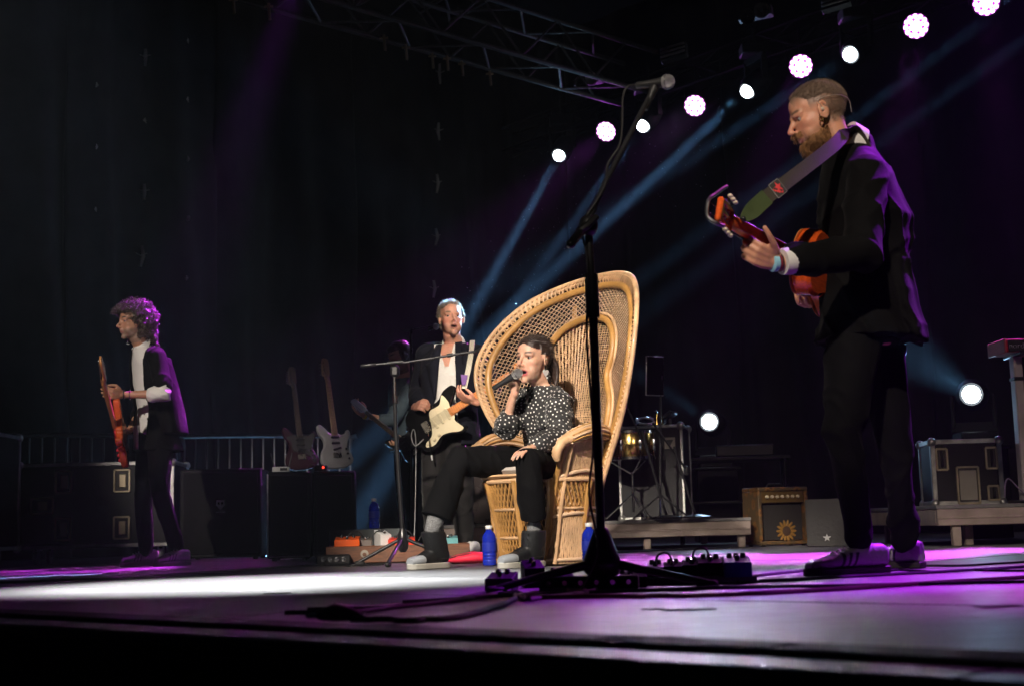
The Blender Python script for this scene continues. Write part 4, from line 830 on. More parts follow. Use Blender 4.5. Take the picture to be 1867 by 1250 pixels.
electric('black electric guitar with cream pickguard held beside the chair', gC, BLKG, CREAM, NECKM, arm=True)
# bass on a stand and a dark guitar
gB = gframe(at(611, 812, 10.75), at(592, 668, 10.85), (.55, -1, .15))
electric('white bass guitar with a long pale neck on a stand behind the cabinets', gB, mat('dull_white_lacquer', (.26, .255, .26), .4), None, mat('tan_neck', (.26, .16, .085), .45), 'bass_guitar', .85, True)
gD2 = gframe(at(548, 815, 11.0), at(532, 680, 11.1), (.3, -1, .15))
electric('dark guitar on a stand left of the white bass', gD2, mat('dark_wine_lacquer', (.02, .004, .008), .3, coat=.4), BLACKP, mat('dark_neck', (.03, .018, .011), .4), 'electric_guitar', .85)
for (px, d, lab) in ((614, 11.0, 'low black stand holding the white bass'), (552, 11.25, 'low black stand holding the dark guitar')):
    o_ = onfloor(px, d); t = thing('guitar_stand', lab, 'guitar stand', o_, 0, 'guitar stands')
    MB().tube([(0, 0, .3), (0, .05, .62)], .012, 8).build('post', BG, t)
    for s in (-1, 1): MB().tube([(0, 0, .32), (s*.2, -.18, .012)], .01, 8).build('leg', BG, t); MB().tube([(s*.05, .02, .34), (s*.07, -.16, .36), (s*.07, -.17, .4)], .01, 8).build('cradle', BG, t)
    MB().tube([(0, 0, .32), (0, .24, .012)], .01, 8).build('leg', BG, t)
# orange solid guitar of the curly haired guitarist
OR = mat('orange_red_lacquer', (.55, .09, .02), .2, coat=.5)
gD = gframe(at(221, 792, 9.0), at(196, 688, 8.5), (-.85, -.5, .12))
tD = electric('orange red electric guitar held nearly upright by the curly haired guitarist', gD, OR, REDP, mat('amber_neck', (.5, .2, .05), .35), head_m=mat('amber_neck', (1, 1, 1)))
# nylon guitar of the bearded guitarist
CED = mat('red_orange_guitar_lacquer', (.62, .085, .012), .16, coat=.7, stretch=(3, 16, 16), var=.2); NKR = mat('orange_neck_lacquer', (.88, .13, .02), .2, coat=.6, stretch=(2, 16, 16))
nut = at(1338, 404, 4.40); heel = at(1452, 468, 4.86)
nx = (nut-heel).normalized(); body = heel-nx*.24
gA = gframe(body, nut, (-.82, .42, .18)); Mi = gA.inverted()
t = thing('nylon_guitar', 'red orange nylon string guitar with cream pegs held by the bearded guitarist', 'guitar', M=gA)
CL = [(-.245, .0), (-.24, .07), (-.2, .14), (-.13, .178), (-.06, .17), (.01, .13), (.06, .118), (.12, .133), (.18, .13), (.225, .085), (.24, .0)]; CLo = outline(CL+[(x, -y) for x, y in reversed(CL[1:-1])], 4)
CLo = [(x, y*.9) for x, y in CLo]; MB().prism(CLo, -.055, .02, None, .012).build('body', CED, t); MB().prism([(x*.985, y*.985) for x, y in CLo], .0205, .024, None, .001).build('soundboard', mat('amber_soundboard', (.6, .22, .05), .3, coat=.4), t)
MB().lathe([(.043, .0245), (.043, .026), (.001, .0262)], (.06, 0, 0), n=28).build('sound_hole', BLACKP, t)
NL = (nut-body).length
MB().loft([((.2, 0, -.01), (0, .03, 0), (0, 0, .035)), ((.245, 0, .0), (0, .03, 0), (0, 0, .026)), ((.3, 0, .012), (0, .029, 0), (0, 0, .016)), ((NL, 0, .014), (0, .026, 0), (0, 0, .0125))], 16, 2.4).build('neck', NKR, t)
MB().box(((NL+.1)/2, 0, .0305), (NL-.1, .055, .006), .001).build('fingerboard', mat('dark_fingerboard', (.03, .015, .01), .4), t)
for k in range(12): MB().box((NL-.02-(NL-.2)*(1-2**(-(k+1)/12))*1.5, 0, .0345), (.002, .052, .002), .0004).build('fret', CHROME, t)
hx = Matrix.Translation((NL, 0, .014)) @ Matrix.Rotation(R(14), 4, 'Y')
hb = MB(hx)
for y in (-.03, 0, .03): hb.box((.09, y, 0), (.17, .016, .02), .004)
hb.box((.012, 0, 0), (.03, .07, .02), .004); hb.box((.175, 0, 0), (.035, .078, .02), .006); hb.build('headstock', NKR, t)
for s in (-1, 1):
    for k in range(3):
        x = .045+k*.046; o = MB(hx).tube([(x, s*.005, 0), (x, s*.036, 0)], .0048, 8).build('string_roller', mat('cream_roller', (.75, .68, .5), .4), t)
        MB(hx).tube([(x, s*.034, -.004), (x, s*.047, -.012)], .003, 6).build('tuner_shaft', CHROME, o); MB(hx).ell((x, s*.054, -.018), (.0115, .007, .009), 10).build('tuner_key', mat('cream_button', (.8, .7, .5), .35), o)
    MB(hx).box((.092, s*.0395, -.001), (.13, .003, .016), .001).build('tuner_plate', CHROME, t)
for k in range(6): y = (k-2.5)*.0088; MB().tube([(-.1, y*1.2, .036), (NL, y, .037), (NL+.05+.045*(k % 3), y*1.2, .02)], .0007, 4).build('string', CHROME, t)
MB().box((-.1, 0, .03), (.028, .19, .012), .003).build('bridge', mat('dark_fingerboard', (1, 1, 1)), t)
cp_ = MB(hx); cp_.tube(crom([(.15, .05, .03), (.2, .02, .035), (.205, -.03, .03), (.2, -.05, .0), (.17, -.05, -.02)], 5), [.006]*21, 8); cp_.tube(crom([(.15, .05, .03), (.09, .085, .02), (.06, .1, .015)], 4), .006, 8)
tag(cp_.build('capo', STEEL, None), 'bright metal capo clipped to the red orange headstock', 'capo'); bpy.data.objects['capo'].matrix_world = gA
# ================================================================== peacock chair
RAT = mat('pale_rattan', (.58, .365, .20), .5, var=.28, scale=9, bump=.2, bscale=150, coat=.15)
RATW = mat('light_rattan_strand', (.62, .43, .28), .5, var=.25, scale=7)
RATG = mat('golden_rattan_pole', (.42, .22, .065), .38, var=.25, scale=10, coat=.25, bump=.3, bscale=200)
cb_ = onfloor(990, 7.1); CRZ = R(-52)
ch = thing('peacock_chair', 'large woven rattan peacock chair with fan shaped back', 'chair', cb_, CRZ)
def cmap(x, s, off=0):                                       # fan plane -> chair space (x right wing, y backwards, z up)
    return Vector((x, .215+.20*s-.62*x*x+off, .43+s*1.0))
FAN = [(.28, -.06), (.35, .06), (.46, .22), (.575, .40), (.64, .58), (.63, .74), (.55, .89), (.41, 1.01), (.21, 1.075), (0, 1.095)]
OUT = [(p.x, p.y) for p in crom([(a, b, 0) for a, b in FAN], 8)]; OUT = OUT+[(-x, y) for x, y in OUT[-2::-1]]
ARC = [(.21, -.04), (.27, .10), (.315, .26), (.32, .38), (.27, .465), (.245, .53), (.275, .62), (.265, .72), (.19, .81), (.09, .85), (0, .86)]
INN = [(p.x, p.y) for p in crom([(a, b, 0) for a, b in ARC], 6)]; INN = INN+[(-x, y) for x, y in INN[-2::-1]]
C0 = Vector((0, .35))
def scl(P, k, k2=None): return [(x*k, C0.y+(y-C0.y)*(k2 or k)) for x, y in P]
def cpath(P, off=0): return [cmap(x, y, off) for x, y in P]
MB().tube(cpath(OUT), .013, 10).build('outer_rim', RAT, ch)
MB().tube(cpath(scl(OUT, .965, .972)), .010, 8).build('rim_band', RAT, ch)
MB().tube(cpath(scl(OUT, .895, .915), -.012), .019, 10).build('inner_ring', RATG, ch)
MB().tube(cpath(INN, -.022), .0185, 10).build('inner_arch', RATG, ch)
MB().tube(cpath(scl(INN, 1.07, 1.045), -.01), .008, 8).build('arch_edging', RAT, ch)
# plaited zigzag between the rims
zz = MB(); A_ = scl(OUT, .99, .992); B_ = scl(OUT, .91, .927); n = len(A_)
def resample(P, m):
    Q = np.array(P); d = np.r_[0, np.cumsum(np.linalg.norm(np.diff(Q, axis=0), axis=1))]; s = np.linspace(0, d[-1], m); return np.stack([np.interp(s, d, Q[:, 0]), np.interp(s, d, Q[:, 1])], 1)
m_ = 130; A_ = resample(A_, m_); B_ = resample(B_, m_)
for i in range(m_-1):
    zz.tube([cmap(*A_[i], -.012), cmap(*((A_[i]+B_[i+1])/2), -.014), cmap(*B_[i+1])], .0062, 5, ex=(1.2, .7))
    if i % 2 == 0: zz.tube([cmap(*B_[i], .006), cmap(*A_[i+1], .006)], .0045, 5)
stuff(zz.build('rim_plait', RAT, ch))
def inside(P, poly):
    x, y = P[:, 0], P[:, 1]; c = np.zeros(len(P), bool); n = len(poly); j = n-1
    for i in range(n):
        xi, yi = poly[i]; xj, yj = poly[j]
        if yi != yj: k = ((yi > y) != (yj > y)) & (x < (xj-xi)*(y-yi)/(yj-yi)+xi); c ^= k
        j = i
    return c
OUTP = scl(OUT, .905, .925); INP = INN
def strands(curves, test, r, off, mb, ex=(1.3, .6), wob=.0):
    for ci, P in enumerate(curves):
        k = test(P); i = 0
        while i < len(P):
            if k[i]:
                j = i
                while j+1 < len(P) and k[j+1]: j += 1
                if j-i >= 1: mb.tube([cmap(*P[q], off+wob*(1 if (q+ci) % 2 else -1)) for q in range(i, j+1)], r, 4, ex=ex)
                i = j+1
            else: i += 1
O_ = np.array((0, -.42)); q_ = np.linspace(.3, 1.6, 60)
def spokes(n, a): return [np.stack([O_[0]+q_*math.sin(t), O_[1]+q_*math.cos(t)], 1) for t in np.linspace(-a, a, n)]
def spir(n, a, tw): return [np.stack([O_[0]+q_*np.sin(t+tw*(q_-.9)), O_[1]+q_*np.cos(t+tw*(q_-.9))], 1) for t in np.linspace(-a, a, n)]
def arcs(n, a): 
    th = np.linspace(-a, a, 90); return [np.stack([O_[0]+r*np.sin(th), O_[1]+r*np.cos(th)], 1) for r in np.linspace(.34, 1.55, n)]
outz = lambda P: inside(P, OUTP) & ~inside(P, INP); inz = lambda P: inside(P, INP)
w1 = MB(); strands(spir(112, 1.25, .85), outz, .0036, 0, w1); strands(spir(112, 1.25, -.85), outz, .0036, .006, w1); strands(arcs(30, 1.2), outz, .0028, .003, w1)
stuff(w1.build('outer_weave', RATW, ch))
w2 = MB(); strands(spokes(64, .62), inz, .0036, 0, w2, wob=.0); strands(arcs(95, .62), inz, .0033, .002, w2, (1.2, .7), .004); strands(spir(44, .8, .35), inz, .003, .007, w2)
stuff(w2.build('inner_weave', RAT, ch))
for sgn in (-1, 1):                                          # thick ribs bracing the fan from behind
    MB().tube([cmap(sgn*.12, -.06, .05), cmap(sgn*.16, .4, .045), cmap(sgn*.17, .95, .03)], .013, 8).build('back_rib', RATG, ch)
# drum-shaped base
def bpt(a, z): r = .225+.075*(z/.43)**1.6; return Vector((r*1.08*math.sin(a), -r*math.cos(a)+.02, z))
bw = MB()
for k in range(72):
    a = 2*math.pi*k/72
    for s in (-1, 1): bw.tube([bpt(a+s*.55*u, .02+.40*u)*1.0 for u in np.linspace(0, 1, 10)], .0042, 4, ex=(1.3, .6))
stuff(bw.build('base_weave', RATG, ch))
for z in (.012, .14, .28, .42): MB().tube([bpt(2*math.pi*k/40, z)*1.0 for k in range(40)], .011 if z < .1 or z > .4 else .008, 8, True).build('base_hoop', RAT, ch)
for a in (-.95, -.35, .35, .95, 1.7, -1.7, 2.6, -2.6):
    P = [bpt(a, z) for z in np.linspace(.01, .425, 46)]; MB().tube(P, [.0165+.002*(k % 2) for k in range(46)], 8).build('wrapped_pole', RATG, ch)
lin = MB(); lin.loft([((0, .02, z), (bpt(math.pi/2, z).x-.02, 0, 0), (0, bpt(0, z).y+.005, 0)) for z in (.02, .15, .3, .425)], 30, 2); lin.build('base_lining', mat('shaded_cane_lining', (.09, .045, .015), .8), ch)  # dark colour puts shade into the gaps of the base weave
MB().loft([((0, 0, .425), (.27, 0, 0), (0, .26, 0)), ((0, 0, .445), (.3, 0, 0), (0, .285, 0)), ((0, 0, .455), (.29, 0, 0), (0, .275, 0))], 36, 2.4).build('seat', RAT, ch)
MB().loft([((0, .01, .455), (.24, 0, 0), (0, .23, 0)), ((0, .01, .475), (.262, 0, 0), (0, .25, 0)), ((0, .01, .492), (.24, 0, 0), (0, .23, 0))], 32, 2.6).build('seat_cushion', mat('cream_cushion', (.55, .5, .46), .8, bump=.3), ch)
# arms: woven panels from the fan round to the front and down to the floor
for sg in (-1, 1):
    def top(u): return Vector((sg*(.335+.05*math.sin(u*2.6)), .20-.33*u, .62+.045*math.sin(u*3.0)-.02*u))
    def bot(u): a = 2.25-1.45*u; return Vector((sg*.27*math.sin(a), -.25*math.cos(a)+.02, .01))
    def pan(u, v): p = top(u).lerp(bot(u), v); k = math.sin(v*math.pi); c = Vector((0, .02, p.z)); return p+(c-p)*(.13*k)
    ap = MB()
    for s in (-1, 1):
        for k in np.linspace(-.7, 1.7, 52):
            Q = [(k+s*.42*(v-.5), v) for v in np.linspace(.05, 1, 22)]; Q = [q for q in Q if 0 <= q[0] <= 1]
            if len(Q) > 2: ap.tube([pan(*q) for q in Q], .0042, 4, ex=(1.3, .6))
    for k in np.linspace(0, 1, 34): ap.tube([pan(k, v) for v in np.linspace(.04, 1, 16)], .0040, 4)
    stuff(ap.build('arm_weave', RAT, ch))
    for v in (.3, .62, .97): MB().tube([pan(u, v)+Vector((sg*.006, -.004, 0)) for u in np.linspace(0, 1, 16)], .009, 8).build('arm_band', RATW, ch)
    P = [pan(1.0, v)+Vector((0, -.006, 0)) for v in np.linspace(0, 1, 50)]; MB().tube(P, [.018+.002*(k % 2) for k in range(50)], 8).build('front_pole', RATG, ch)
    P = [pan(.86, v)+Vector((sg*.008, -.004, 0)) for v in np.linspace(0, 1, 50)]; MB().tube(P, [.011+.0015*(k % 2) for k in range(50)], 8).build('front_edging', RAT, ch)
    # rolled arm top of bound cane
    ar = MB(); n_ = 54
    path = [top(u)+Vector((0, 0, .0)) for u in np.linspace(0, 1, n_)]; path += [top(1)+Vector((0, -.03, -.012)), top(1)+Vector((-sg*.005, -.05, -.04)), top(1)+Vector((-sg*.01, -.052, -.075)), top(1)+Vector((-sg*.012, -.045, -.1))]
    rad = [.034+.003*(k % 2)+.010*math.sin(k/n_*3.14) for k in range(n_)]+[.036, .034, .028, .016]
    ar.tube(path, rad, 16, ex=(1, .8)); ar.build('arm_roll', RAT, ch, 60)
    for k in range(14):
        a_ = 2*math.pi*k/14; Q = [path[i]+Vector((sg*math.cos(a_), 0, math.sin(a_)*.8))*(rad[i]+.003) for i in range(0, n_, 3)]; MB().tube(Q, .0042, 5).build('arm_cane', RATG if k % 2 else RATW, ch)
# ================================================================== people
Z = Vector((0, 0, 1))
def V(p): return at(*p) if len(p) == 3 and p[0] > 5 else Vector(p)
def head_frame(c, fwd, up, s=1.0):
    f = Vector(fwd).normalized(); u = Vector(up); u = (u-f*u.dot(f)).normalized(); r = f.cross(u); m = basis(r, f, u, c); return m @ Matrix.Scale(s, 4)
def head_mesh(mb, M, female=False, mouth=0.0):
    h = MB(M); k = .94 if female else 1
    h.ell((0, -.018, .034), (.0755, .098, .084), 28); h.ell((0, .028, .045), (.064, .058, .058), 20)
    h.ell((0, .02, -.02), (.067*k, .068, .082), 20); h.ell((0, .024, -.066-mouth*.006), (.058*k, .056, .044), 18); h.ell((0, .070, -.099-mouth*.012), (.022*k, .02, .0185), 14)
    for s in (-1, 1):
        h.ell((s*.038, .044, -.018), (.027, .030, .028), 14); h.ell((s*.034, .044, -.056), (.025, .032, .034), 14)
        h.limb([(s*.048, .062, .022), (s*.022, .081, .0245)], [.0105, .011], 10)
        h.limb([(s*.008, .098, -.0335), (s*.0125, .096, -.034)], [.008, .0078], 10)
        e = Matrix.Rotation(R(12)*s, 3, 'Z') @ Matrix.Rotation(R(-12), 3, 'X')
        h.tube([(s*.079+s*.006*math.cos(a), -.012+.0175*math.cos(a)+.004, -.002+.029*math.sin(a)-.004*math.cos(a)) for a in [i*.42 for i in range(15)]], .0055, 6, True); h.ell((s*.078, -.008, -.006), (.007, .013, .022), 10, e); h.ell((s*.0785, .0, -.026), (.006, .009, .009), 8)
        h.limb([(s*.018, .0755, .0105), (s*.032, .0795, .0125), (s*.046, .0705, .009)], [.0046, .0056, .0046], 8)      # upper lids
        h.limb([(s*.02, .0745, -.0035), (s*.032, .0765, -.0065), (s*.044, .069, -.002)], [.003, .0036, .003], 8)
    h.limb([(0, .082, .022), (0, .091, .004), (0, .104, -.016), (0, .1115, -.0275)], [.0085, .0078, .009, .0105], 12)
    h.ell((0, .086, -.05), (.016, .012, .014), 10)
    d = mouth*.016
    h.limb([(-.025, .0745, -.0625), (-.012, .0875, -.059), (0, .0905, -.0595), (.012, .0875, -.059), (.025, .0745, -.0625)], [.0038, .0058, .0055, .0058, .0038], 8)
    h.limb([(-.023, .0745, -.065-d*.4), (0, .0885, -.0715-d), (.023, .0745, -.065-d*.4)], [.004, .0072, .004], 8)
    mb.v += []; k0 = len(mb.v); mb.v += h.v; mb.f += [tuple(i+k0 for i in q) for q in h.f]
def head_post(v, M, base, lip, brow, stub=None, mouth=0, flush=.0, lid=None, fade=None):
    Mi = np.array(M.inverted()); p = v @ Mi[:3, :3].T+Mi[:3, 3]; sc = M.to_scale()[0]
    ishead = (np.abs(p) < .16).all(1) & (p[:, 2] > -.15)
    x, y, z = np.abs(p[:, 0]), p[:, 1], p[:, 2]; push = np.zeros(len(v))
    front = ishead & (y > .03)
    push -= front*.011*np.exp(-((x-.0325)/.0135)**2-((z-.0045)/.0075)**2)
    push -= front*.004*np.exp(-((x-.013)/.006)**2-((z-.008)/.012)**2)
    if mouth: push -= front*(.02*np.exp(-((x/.0165)**2)-((z+.0655+mouth*.004)/(.003+.005*mouth))**2))
    else: push -= front*.003*np.exp(-((x/.022)**2)-((z+.0648)/.002)**2)
    f = np.array(M.to_3x3().normalized().col[1]); v = v+f*(push*sc)[:, None]
    col = np.tile(np.array(base), (len(v), 1)).astype(float)
    def mixc(w, c): 
        nonlocal col; w = np.clip(w, 0, 1)[:, None]; col = col*(1-w)+np.array(c)*w
    if flush: mixc(front*flush*np.exp(-((x-.042)/.02)**2-((z+.022)/.018)**2), np.array(base)*np.array((1.1, .7, .68))); mixc(front*flush*.8*np.exp(-((x)/.014)**2-((z+.028)/.012)**2), np.array(base)*np.array((1.08, .75, .7)))
    if fade is not None: mixc(ishead*.85*np.clip((z-np.where(y > .03, .045, np.where(y > -.0, .012, -.06)))/.03, 0, 1)*(y < .075)*((np.abs(p[:, 0]) < .0775) | (z > .032) | (y < -.04)), fade)
    if lid is not None: mixc(front*.8*np.exp(-((x-.033)/.016)**2-((z-.011)/.007)**2), lid)
    mixc(front*1.5*np.exp(-(((x-.034)/.017)**4)-((z-.0300-.10*(x-.024)+7*(np.clip(x-.030, 0, 1))**2)/.0046)**2), brow)
    mixc(front*(y > .06)*1.6*np.exp(-((x/.0235)**4)-(((z+.0655+mouth*.006)/(.0095+.006*mouth))**4)), lip)
    if mouth: mixc(front*1.6*np.exp(-((x/.0155)**4)-(((z+.0655+mouth*.0045)/(.0028+.0048*mouth))**4)), (.03, .008, .008))
    if stub: 
        w = ishead*(y > -.02)*np.clip((-.042-z)/.018+np.clip((.055-y)/.06, 0, 1)*.3*(z < .0), 0, 1)*(z > -.14); mixc(w*stub[0]*(1-.9*np.exp(-((x/.0215)**4)-((z+.0655)/.008)**4)), stub[1])
    return v, col, p
def eyes(M, t, iris=(.08, .04, .02), look=(0, 0)):
    em = mat('eye_white', (.34, .30, .28), .2, coat=.6, attr=False); im = mat('iris_%d' % int(iris[0]*1000), iris, .1, coat=.8)
    for s in (-1, 1):
        c = Vector((s*.0322, .0640, .0040)); o = MB(M).ell(c, .0122, 14); o = o.build('eye', em, t, world=True)
        d = Vector((look[0], 1, look[1])).normalized(); MB(M).lathe([(.0068, .0103), (.0062, .0116), (.001, .0127)], c, d, 12).build('iris', im, o, world=True)
def hand(mb, wrist, f, n, left, curl, s=1.0, thumb=None, spread=.06):
    w = Vector(wrist); f = Vector(f).normalized(); n = Vector(n); n = (n-f*n.dot(f)).normalized(); t = n.cross(f) if left else f.cross(n)
    mb.limb([w-f*.02*s, w+f*.02*s], [.024*s, .023*s], 12)
    for i in range(4):
        q = (.0285-.0190*i)*s; mb.limb([w+f*.012*s+t*q*.6, w+f*.05*s+t*q*.9-n*.003*s, w+f*(.09-.004*abs(i-1.2))*s+t*q], [.014*s, .0135*s, .0105*s], 10)
    mb.ell(w+f*.05*s, (.036*s, .044*s, .013*s), 14, basis(t, f, n).to_3x3()); mb.limb([w+f*.015*s+t*.018*s+n*.006*s, w+f*.05*s+t*.03*s+n*.01*s], [.014*s, .014*s], 10)
    Ls = (.043, .027, .021)
    for i in range(4):
        q = (.0285-.0190*i)*s; p = w+f*(.09-.004*abs(i-1.2))*s+t*q; k = s*(.93, 1.02, .95, .76)[i]; a = 0; pts = [p]; cu = curl[i] if hasattr(curl[0], '__len__') else curl
        d0 = (f+t*(1.5-i)*spread).normalized()
        for j in range(3):
            a += cu[j]; p = p+(d0*math.cos(a)+n*math.sin(a))*(Ls[j]*k); pts.append(p)
        mb.limb(pts, [.0092*s, .0086*s, .0078*s, .0066*s], 10)
    if thumb is None: thumb = [(.03, .034, .006), (.056, .052, .016), (.078, .05, .03), (.098, .042, .04)]
    mb.limb([w+f*a*s+t*b*s+n*c*s for a, b, c in thumb], [.0125*s, .0115*s, .0098*s, .0078*s], 10)
class Person: pass
def torso(mb, P, pad=0, hem=0, side=None, k=(1, 1), top=True):
    pv, ch_, nk = P.pelvis, P.chest, P.neck; s, f = P.side, P.fwd; up = (nk-pv).normalized(); kw, kd = k
    wv = pv.lerp(ch_, .5); r = []
    if hem: r.append((pv-up*hem, s*(.185*kw+pad*1.3), f*(.13*kd+pad*1.5)))
    else: r.append((pv-up*.1, s*(.11*kw+pad), f*(.085*kd+pad)))
    r += [(pv, s*(.168*kw+pad), f*(.115*kd+pad)), (wv, s*(.142*kw+pad), f*(.105*kd+pad)), (ch_, s*(.165*kw+pad), f*(.122*kd+pad)), (ch_.lerp(nk, .55), s*(.17*kw+pad*.9), f*(.10*kd+pad*.8))]
    if top: r += [(ch_.lerp(nk, .88), s*(.115*kw+pad*.6), f*(.078*kd+pad*.5)), (nk+up*.01, s*(.062+pad*.3), f*(.06+pad*.3))]
    mb.loft(r, 32, 2.2)
    for sh in (P.shL, P.shR): mb.limb([nk-up*.04, sh], [.05+pad*.6, .056+pad*.5], 12)
def arm(mb, a, b, c, r=(.052, .042, .044, .034, .025), pad=0, end=1.0):
    a, b, c = V(a), V(b), V(c); c2 = b.lerp(c, end)
    mb.limb([a, a.lerp(b, .5), b, b.lerp(c, min(.35, end*.5)), c2], [x+pad for x in r[:4]]+[r[4]+pad*(.9 if end < 1 else .9)], 14)
def leg(mb, a, b, c, r=(.085, .072, .052, .05, .034), pad=0, end=1.0, flat=False):
    a, b, c = V(a), V(b), V(c); (mb.tube if flat else mb.limb)([a, a.lerp(b, .5), b, b.lerp(c, .35), b.lerp(c, end)], [x+pad for x in r], 16)
def make(name, label, base, **kw):
    P = Person(); [setattr(P, k, v) for k, v in kw.items()]; P.t = thing(name, label, 'person', base, 0)
    for k in ('pelvis', 'chest', 'neck', 'shL', 'shR', 'elL', 'elR', 'wrL', 'wrR', 'hipL', 'hipR', 'knL', 'knR', 'anL', 'anR'): setattr(P, k, V(getattr(P, k)))
    P.fwd = Vector(P.fwd).normalized(); P.side = Z.cross(P.fwd).normalized(); P.HM = head_frame(V(P.head), P.hfwd, P.hup, getattr(P, 'hs', 1.0)); return P
def body(P, skin, lip, brow, stub=None, hands=(), female=False, mouth=0, flush=.3, lid=None, vox=.0042, fade=None):
    mb = MB(); head_mesh(mb, P.HM, female, mouth); nb = P.HM @ Vector((0, -.03, -.05)); k = .82 if female else 1
    mb.limb([P.HM @ Vector((0, -.03, -.03)), P.HM @ Vector((0, -.028, -.1)), P.neck+Z*.01, P.neck-Z*.06], [.058*k, .060*k, .066*k, .075*k], 16)
    torso(mb, P, -.012, k=getattr(P, 'k', (1, 1)))
    arm(mb, P.shL, P.elL, P.wrL, pad=-.004*(2.2 if female else 1)); arm(mb, P.shR, P.elR, P.wrR, pad=-.004*(2.2 if female else 1))
    leg(mb, P.hipL, P.knL, P.anL, pad=-.012); leg(mb, P.hipR, P.knR, P.anR, pad=-.012)
    for h in hands: hand(mb, *h)
    v, q = fuse(mb, vox, 2)
    Mi = np.array(P.HM.inverted()); pp = v @ Mi[:3, :3].T+Mi[:3, 3]; ax = np.abs(pp[:, 0]); hd = ((np.abs(pp) < .15).all(1) & (ax < .074)).astype(float)
    keepf = np.exp(-((ax/.022)**2)-((pp[:, 2]+.025)/.03)**2)*(pp[:, 1] > .07)+np.exp(-((ax/.028)**4)-((pp[:, 2]+.066)/.014)**4)*(pp[:, 1] > .065)+np.exp(-((ax-.032)/.02)**4-((pp[:, 2]-.008)/.014)**4)*(pp[:, 1] > .05)
    v = relax(v, q, 9, hd*np.clip(1-keepf, 0, 1)); v, col, p = head_post(v, P.HM, skin, lip, brow, stub, mouth, flush, lid, fade); v = relax(v, q, 1)
    P.v, P.q, P.p = v, q, p; P.body = quadmesh('body', v, q, SKIN, P.t, col=col); return P
def slit(P, v, q, s0, lim, fmin, hmax=1.3):                 # open a garment along its front with clean edges
    s, f, h = local(P, v); L = lim(h); inn = (f > fmin) & (np.abs(s-s0) < L) & (h < hmax); part = inn[q].any(1) & ~inn[q].all(1); edge = np.zeros(len(v), bool); edge[q[part].ravel()] = True; mv = edge & inn
    new = s0+np.where(s > s0, 1, -1)*L; v = v.copy(); ok = mv & (np.abs(new-s) < .03); v[ok] += np.array(P.side)*(new-s)[ok][:, None]; return v, ~(inn & ~mv)
def cloth(P, name, mb, m, vox=.008, amp=.006, freq=(13, 13, 8), cut=None, solid=0, sm=5, seed=1, parent=None):
    v, q = fuse(mb, vox, sm); v = fold(v, q, amp, freq, seed); keep = None
    if cut: v, keep = slit(P, v, q, *cut)
    return quadmesh(name, v, q, m, parent or P.t, keep=keep, solid=solid)
def local(P, v):                                             # torso coordinates of points: side, forward, height above the pelvis along the spine
    up = np.array((P.neck-P.pelvis).normalized()); d = v-np.array(P.pelvis); h = d @ up; L = (P.neck-P.pelvis).length
    s = np.array(P.side); f = np.array(P.fwd); return d @ s, d @ f, h/L
def collar(P, m, r=.066, h=.05, open_=.7, tilt=0, drop=.03):
    up = (P.HM @ Vector((0, -.03, -.05))-P.neck).normalized(); f = (P.fwd-up*P.fwd.dot(up)).normalized(); s = up.cross(f); mb = MB(); v = []; fc = []; n = 30
    for i in range(n+1):
        a = open_+(2*math.pi-2*open_)*i/n; d = f*math.cos(a)+s*math.sin(a); g = abs(math.pi-a)/(math.pi-open_); c = P.neck+up*(-.005-drop*g*g)+f*.012*g
        for (rr, hh) in ((r, 0), (r-.004, h), (r+.008, h+.004), (r+.022, h*.15-.018*g), (r+.018, h*.1-.018*g)): v.append(c+d*rr+up*hh*(1-.25*g))
    for i in range(n):
        for j in range(4): a = i*5+j; fc.append((a, a+1, a+6, a+5))
    mb.add(v, fc); o = mb.build('collar', m, P.t, 60, world=True); md = o.modifiers.new('thickness', 'SOLIDIFY'); md.thickness = .003; return o
def cap(P, test, thick, m, name='hair', nz=.004, seed=0):    # hair mass lifted off the scalp
    n = normals(P.v, P.q); x, y, z = P.p[:, 0], P.p[:, 1], P.p[:, 2]; w = test(x, y, z); k = w > .01; th = thick*np.clip(w, 0, 1)
    jit = np.array([noise.noise(Vector(a*38+seed)) for a in P.p[k]]); th2 = np.zeros(len(P.v)); th2[k] = th[k]+nz*jit*np.clip(w[k], 0, 1); o = quadmesh(name, P.v+n*th2[:, None], P.q, m, P.t, keep=k)
    return o, k, n
def tufts(P, roots, norms, L, m, name, parent, n, r=.0012, curl=0, dirf=None, turns=3, cr=.008, seed=0, seg=6, sides=3):
    rr = random.Random(seed); mb = MB(); idx = [rr.randrange(len(roots)) for _ in range(n)]
    for i in idx:
        p = Vector(roots[i]); d = Vector(norms[i]); d = dirf(p, d, rr).normalized() if dirf else d
        d = (d+Vector((rr.gauss(0, .18), rr.gauss(0, .18), rr.gauss(0, .18)))).normalized(); l = L*rr.uniform(.6, 1.25); x, y, z = frame(d); ph = rr.uniform(0, 6.28); pts = []
        for k in range(seg+1):
            u = k/seg; q = p+d*(l*u)-Z*(l*.25*u*u if curl else 0)
            if curl: q += (x*math.cos(ph+u*turns*6.28)+y*math.sin(ph+u*turns*6.28))*cr*min(1, u*3)
            pts.append(q)
        mb.tube(pts, [r*(1-.75*k/seg) if not curl else r*(1-.4*k/seg) for k in range(seg+1)], sides)
    return stuff(mb.build(name, m, parent, 80, world=True))
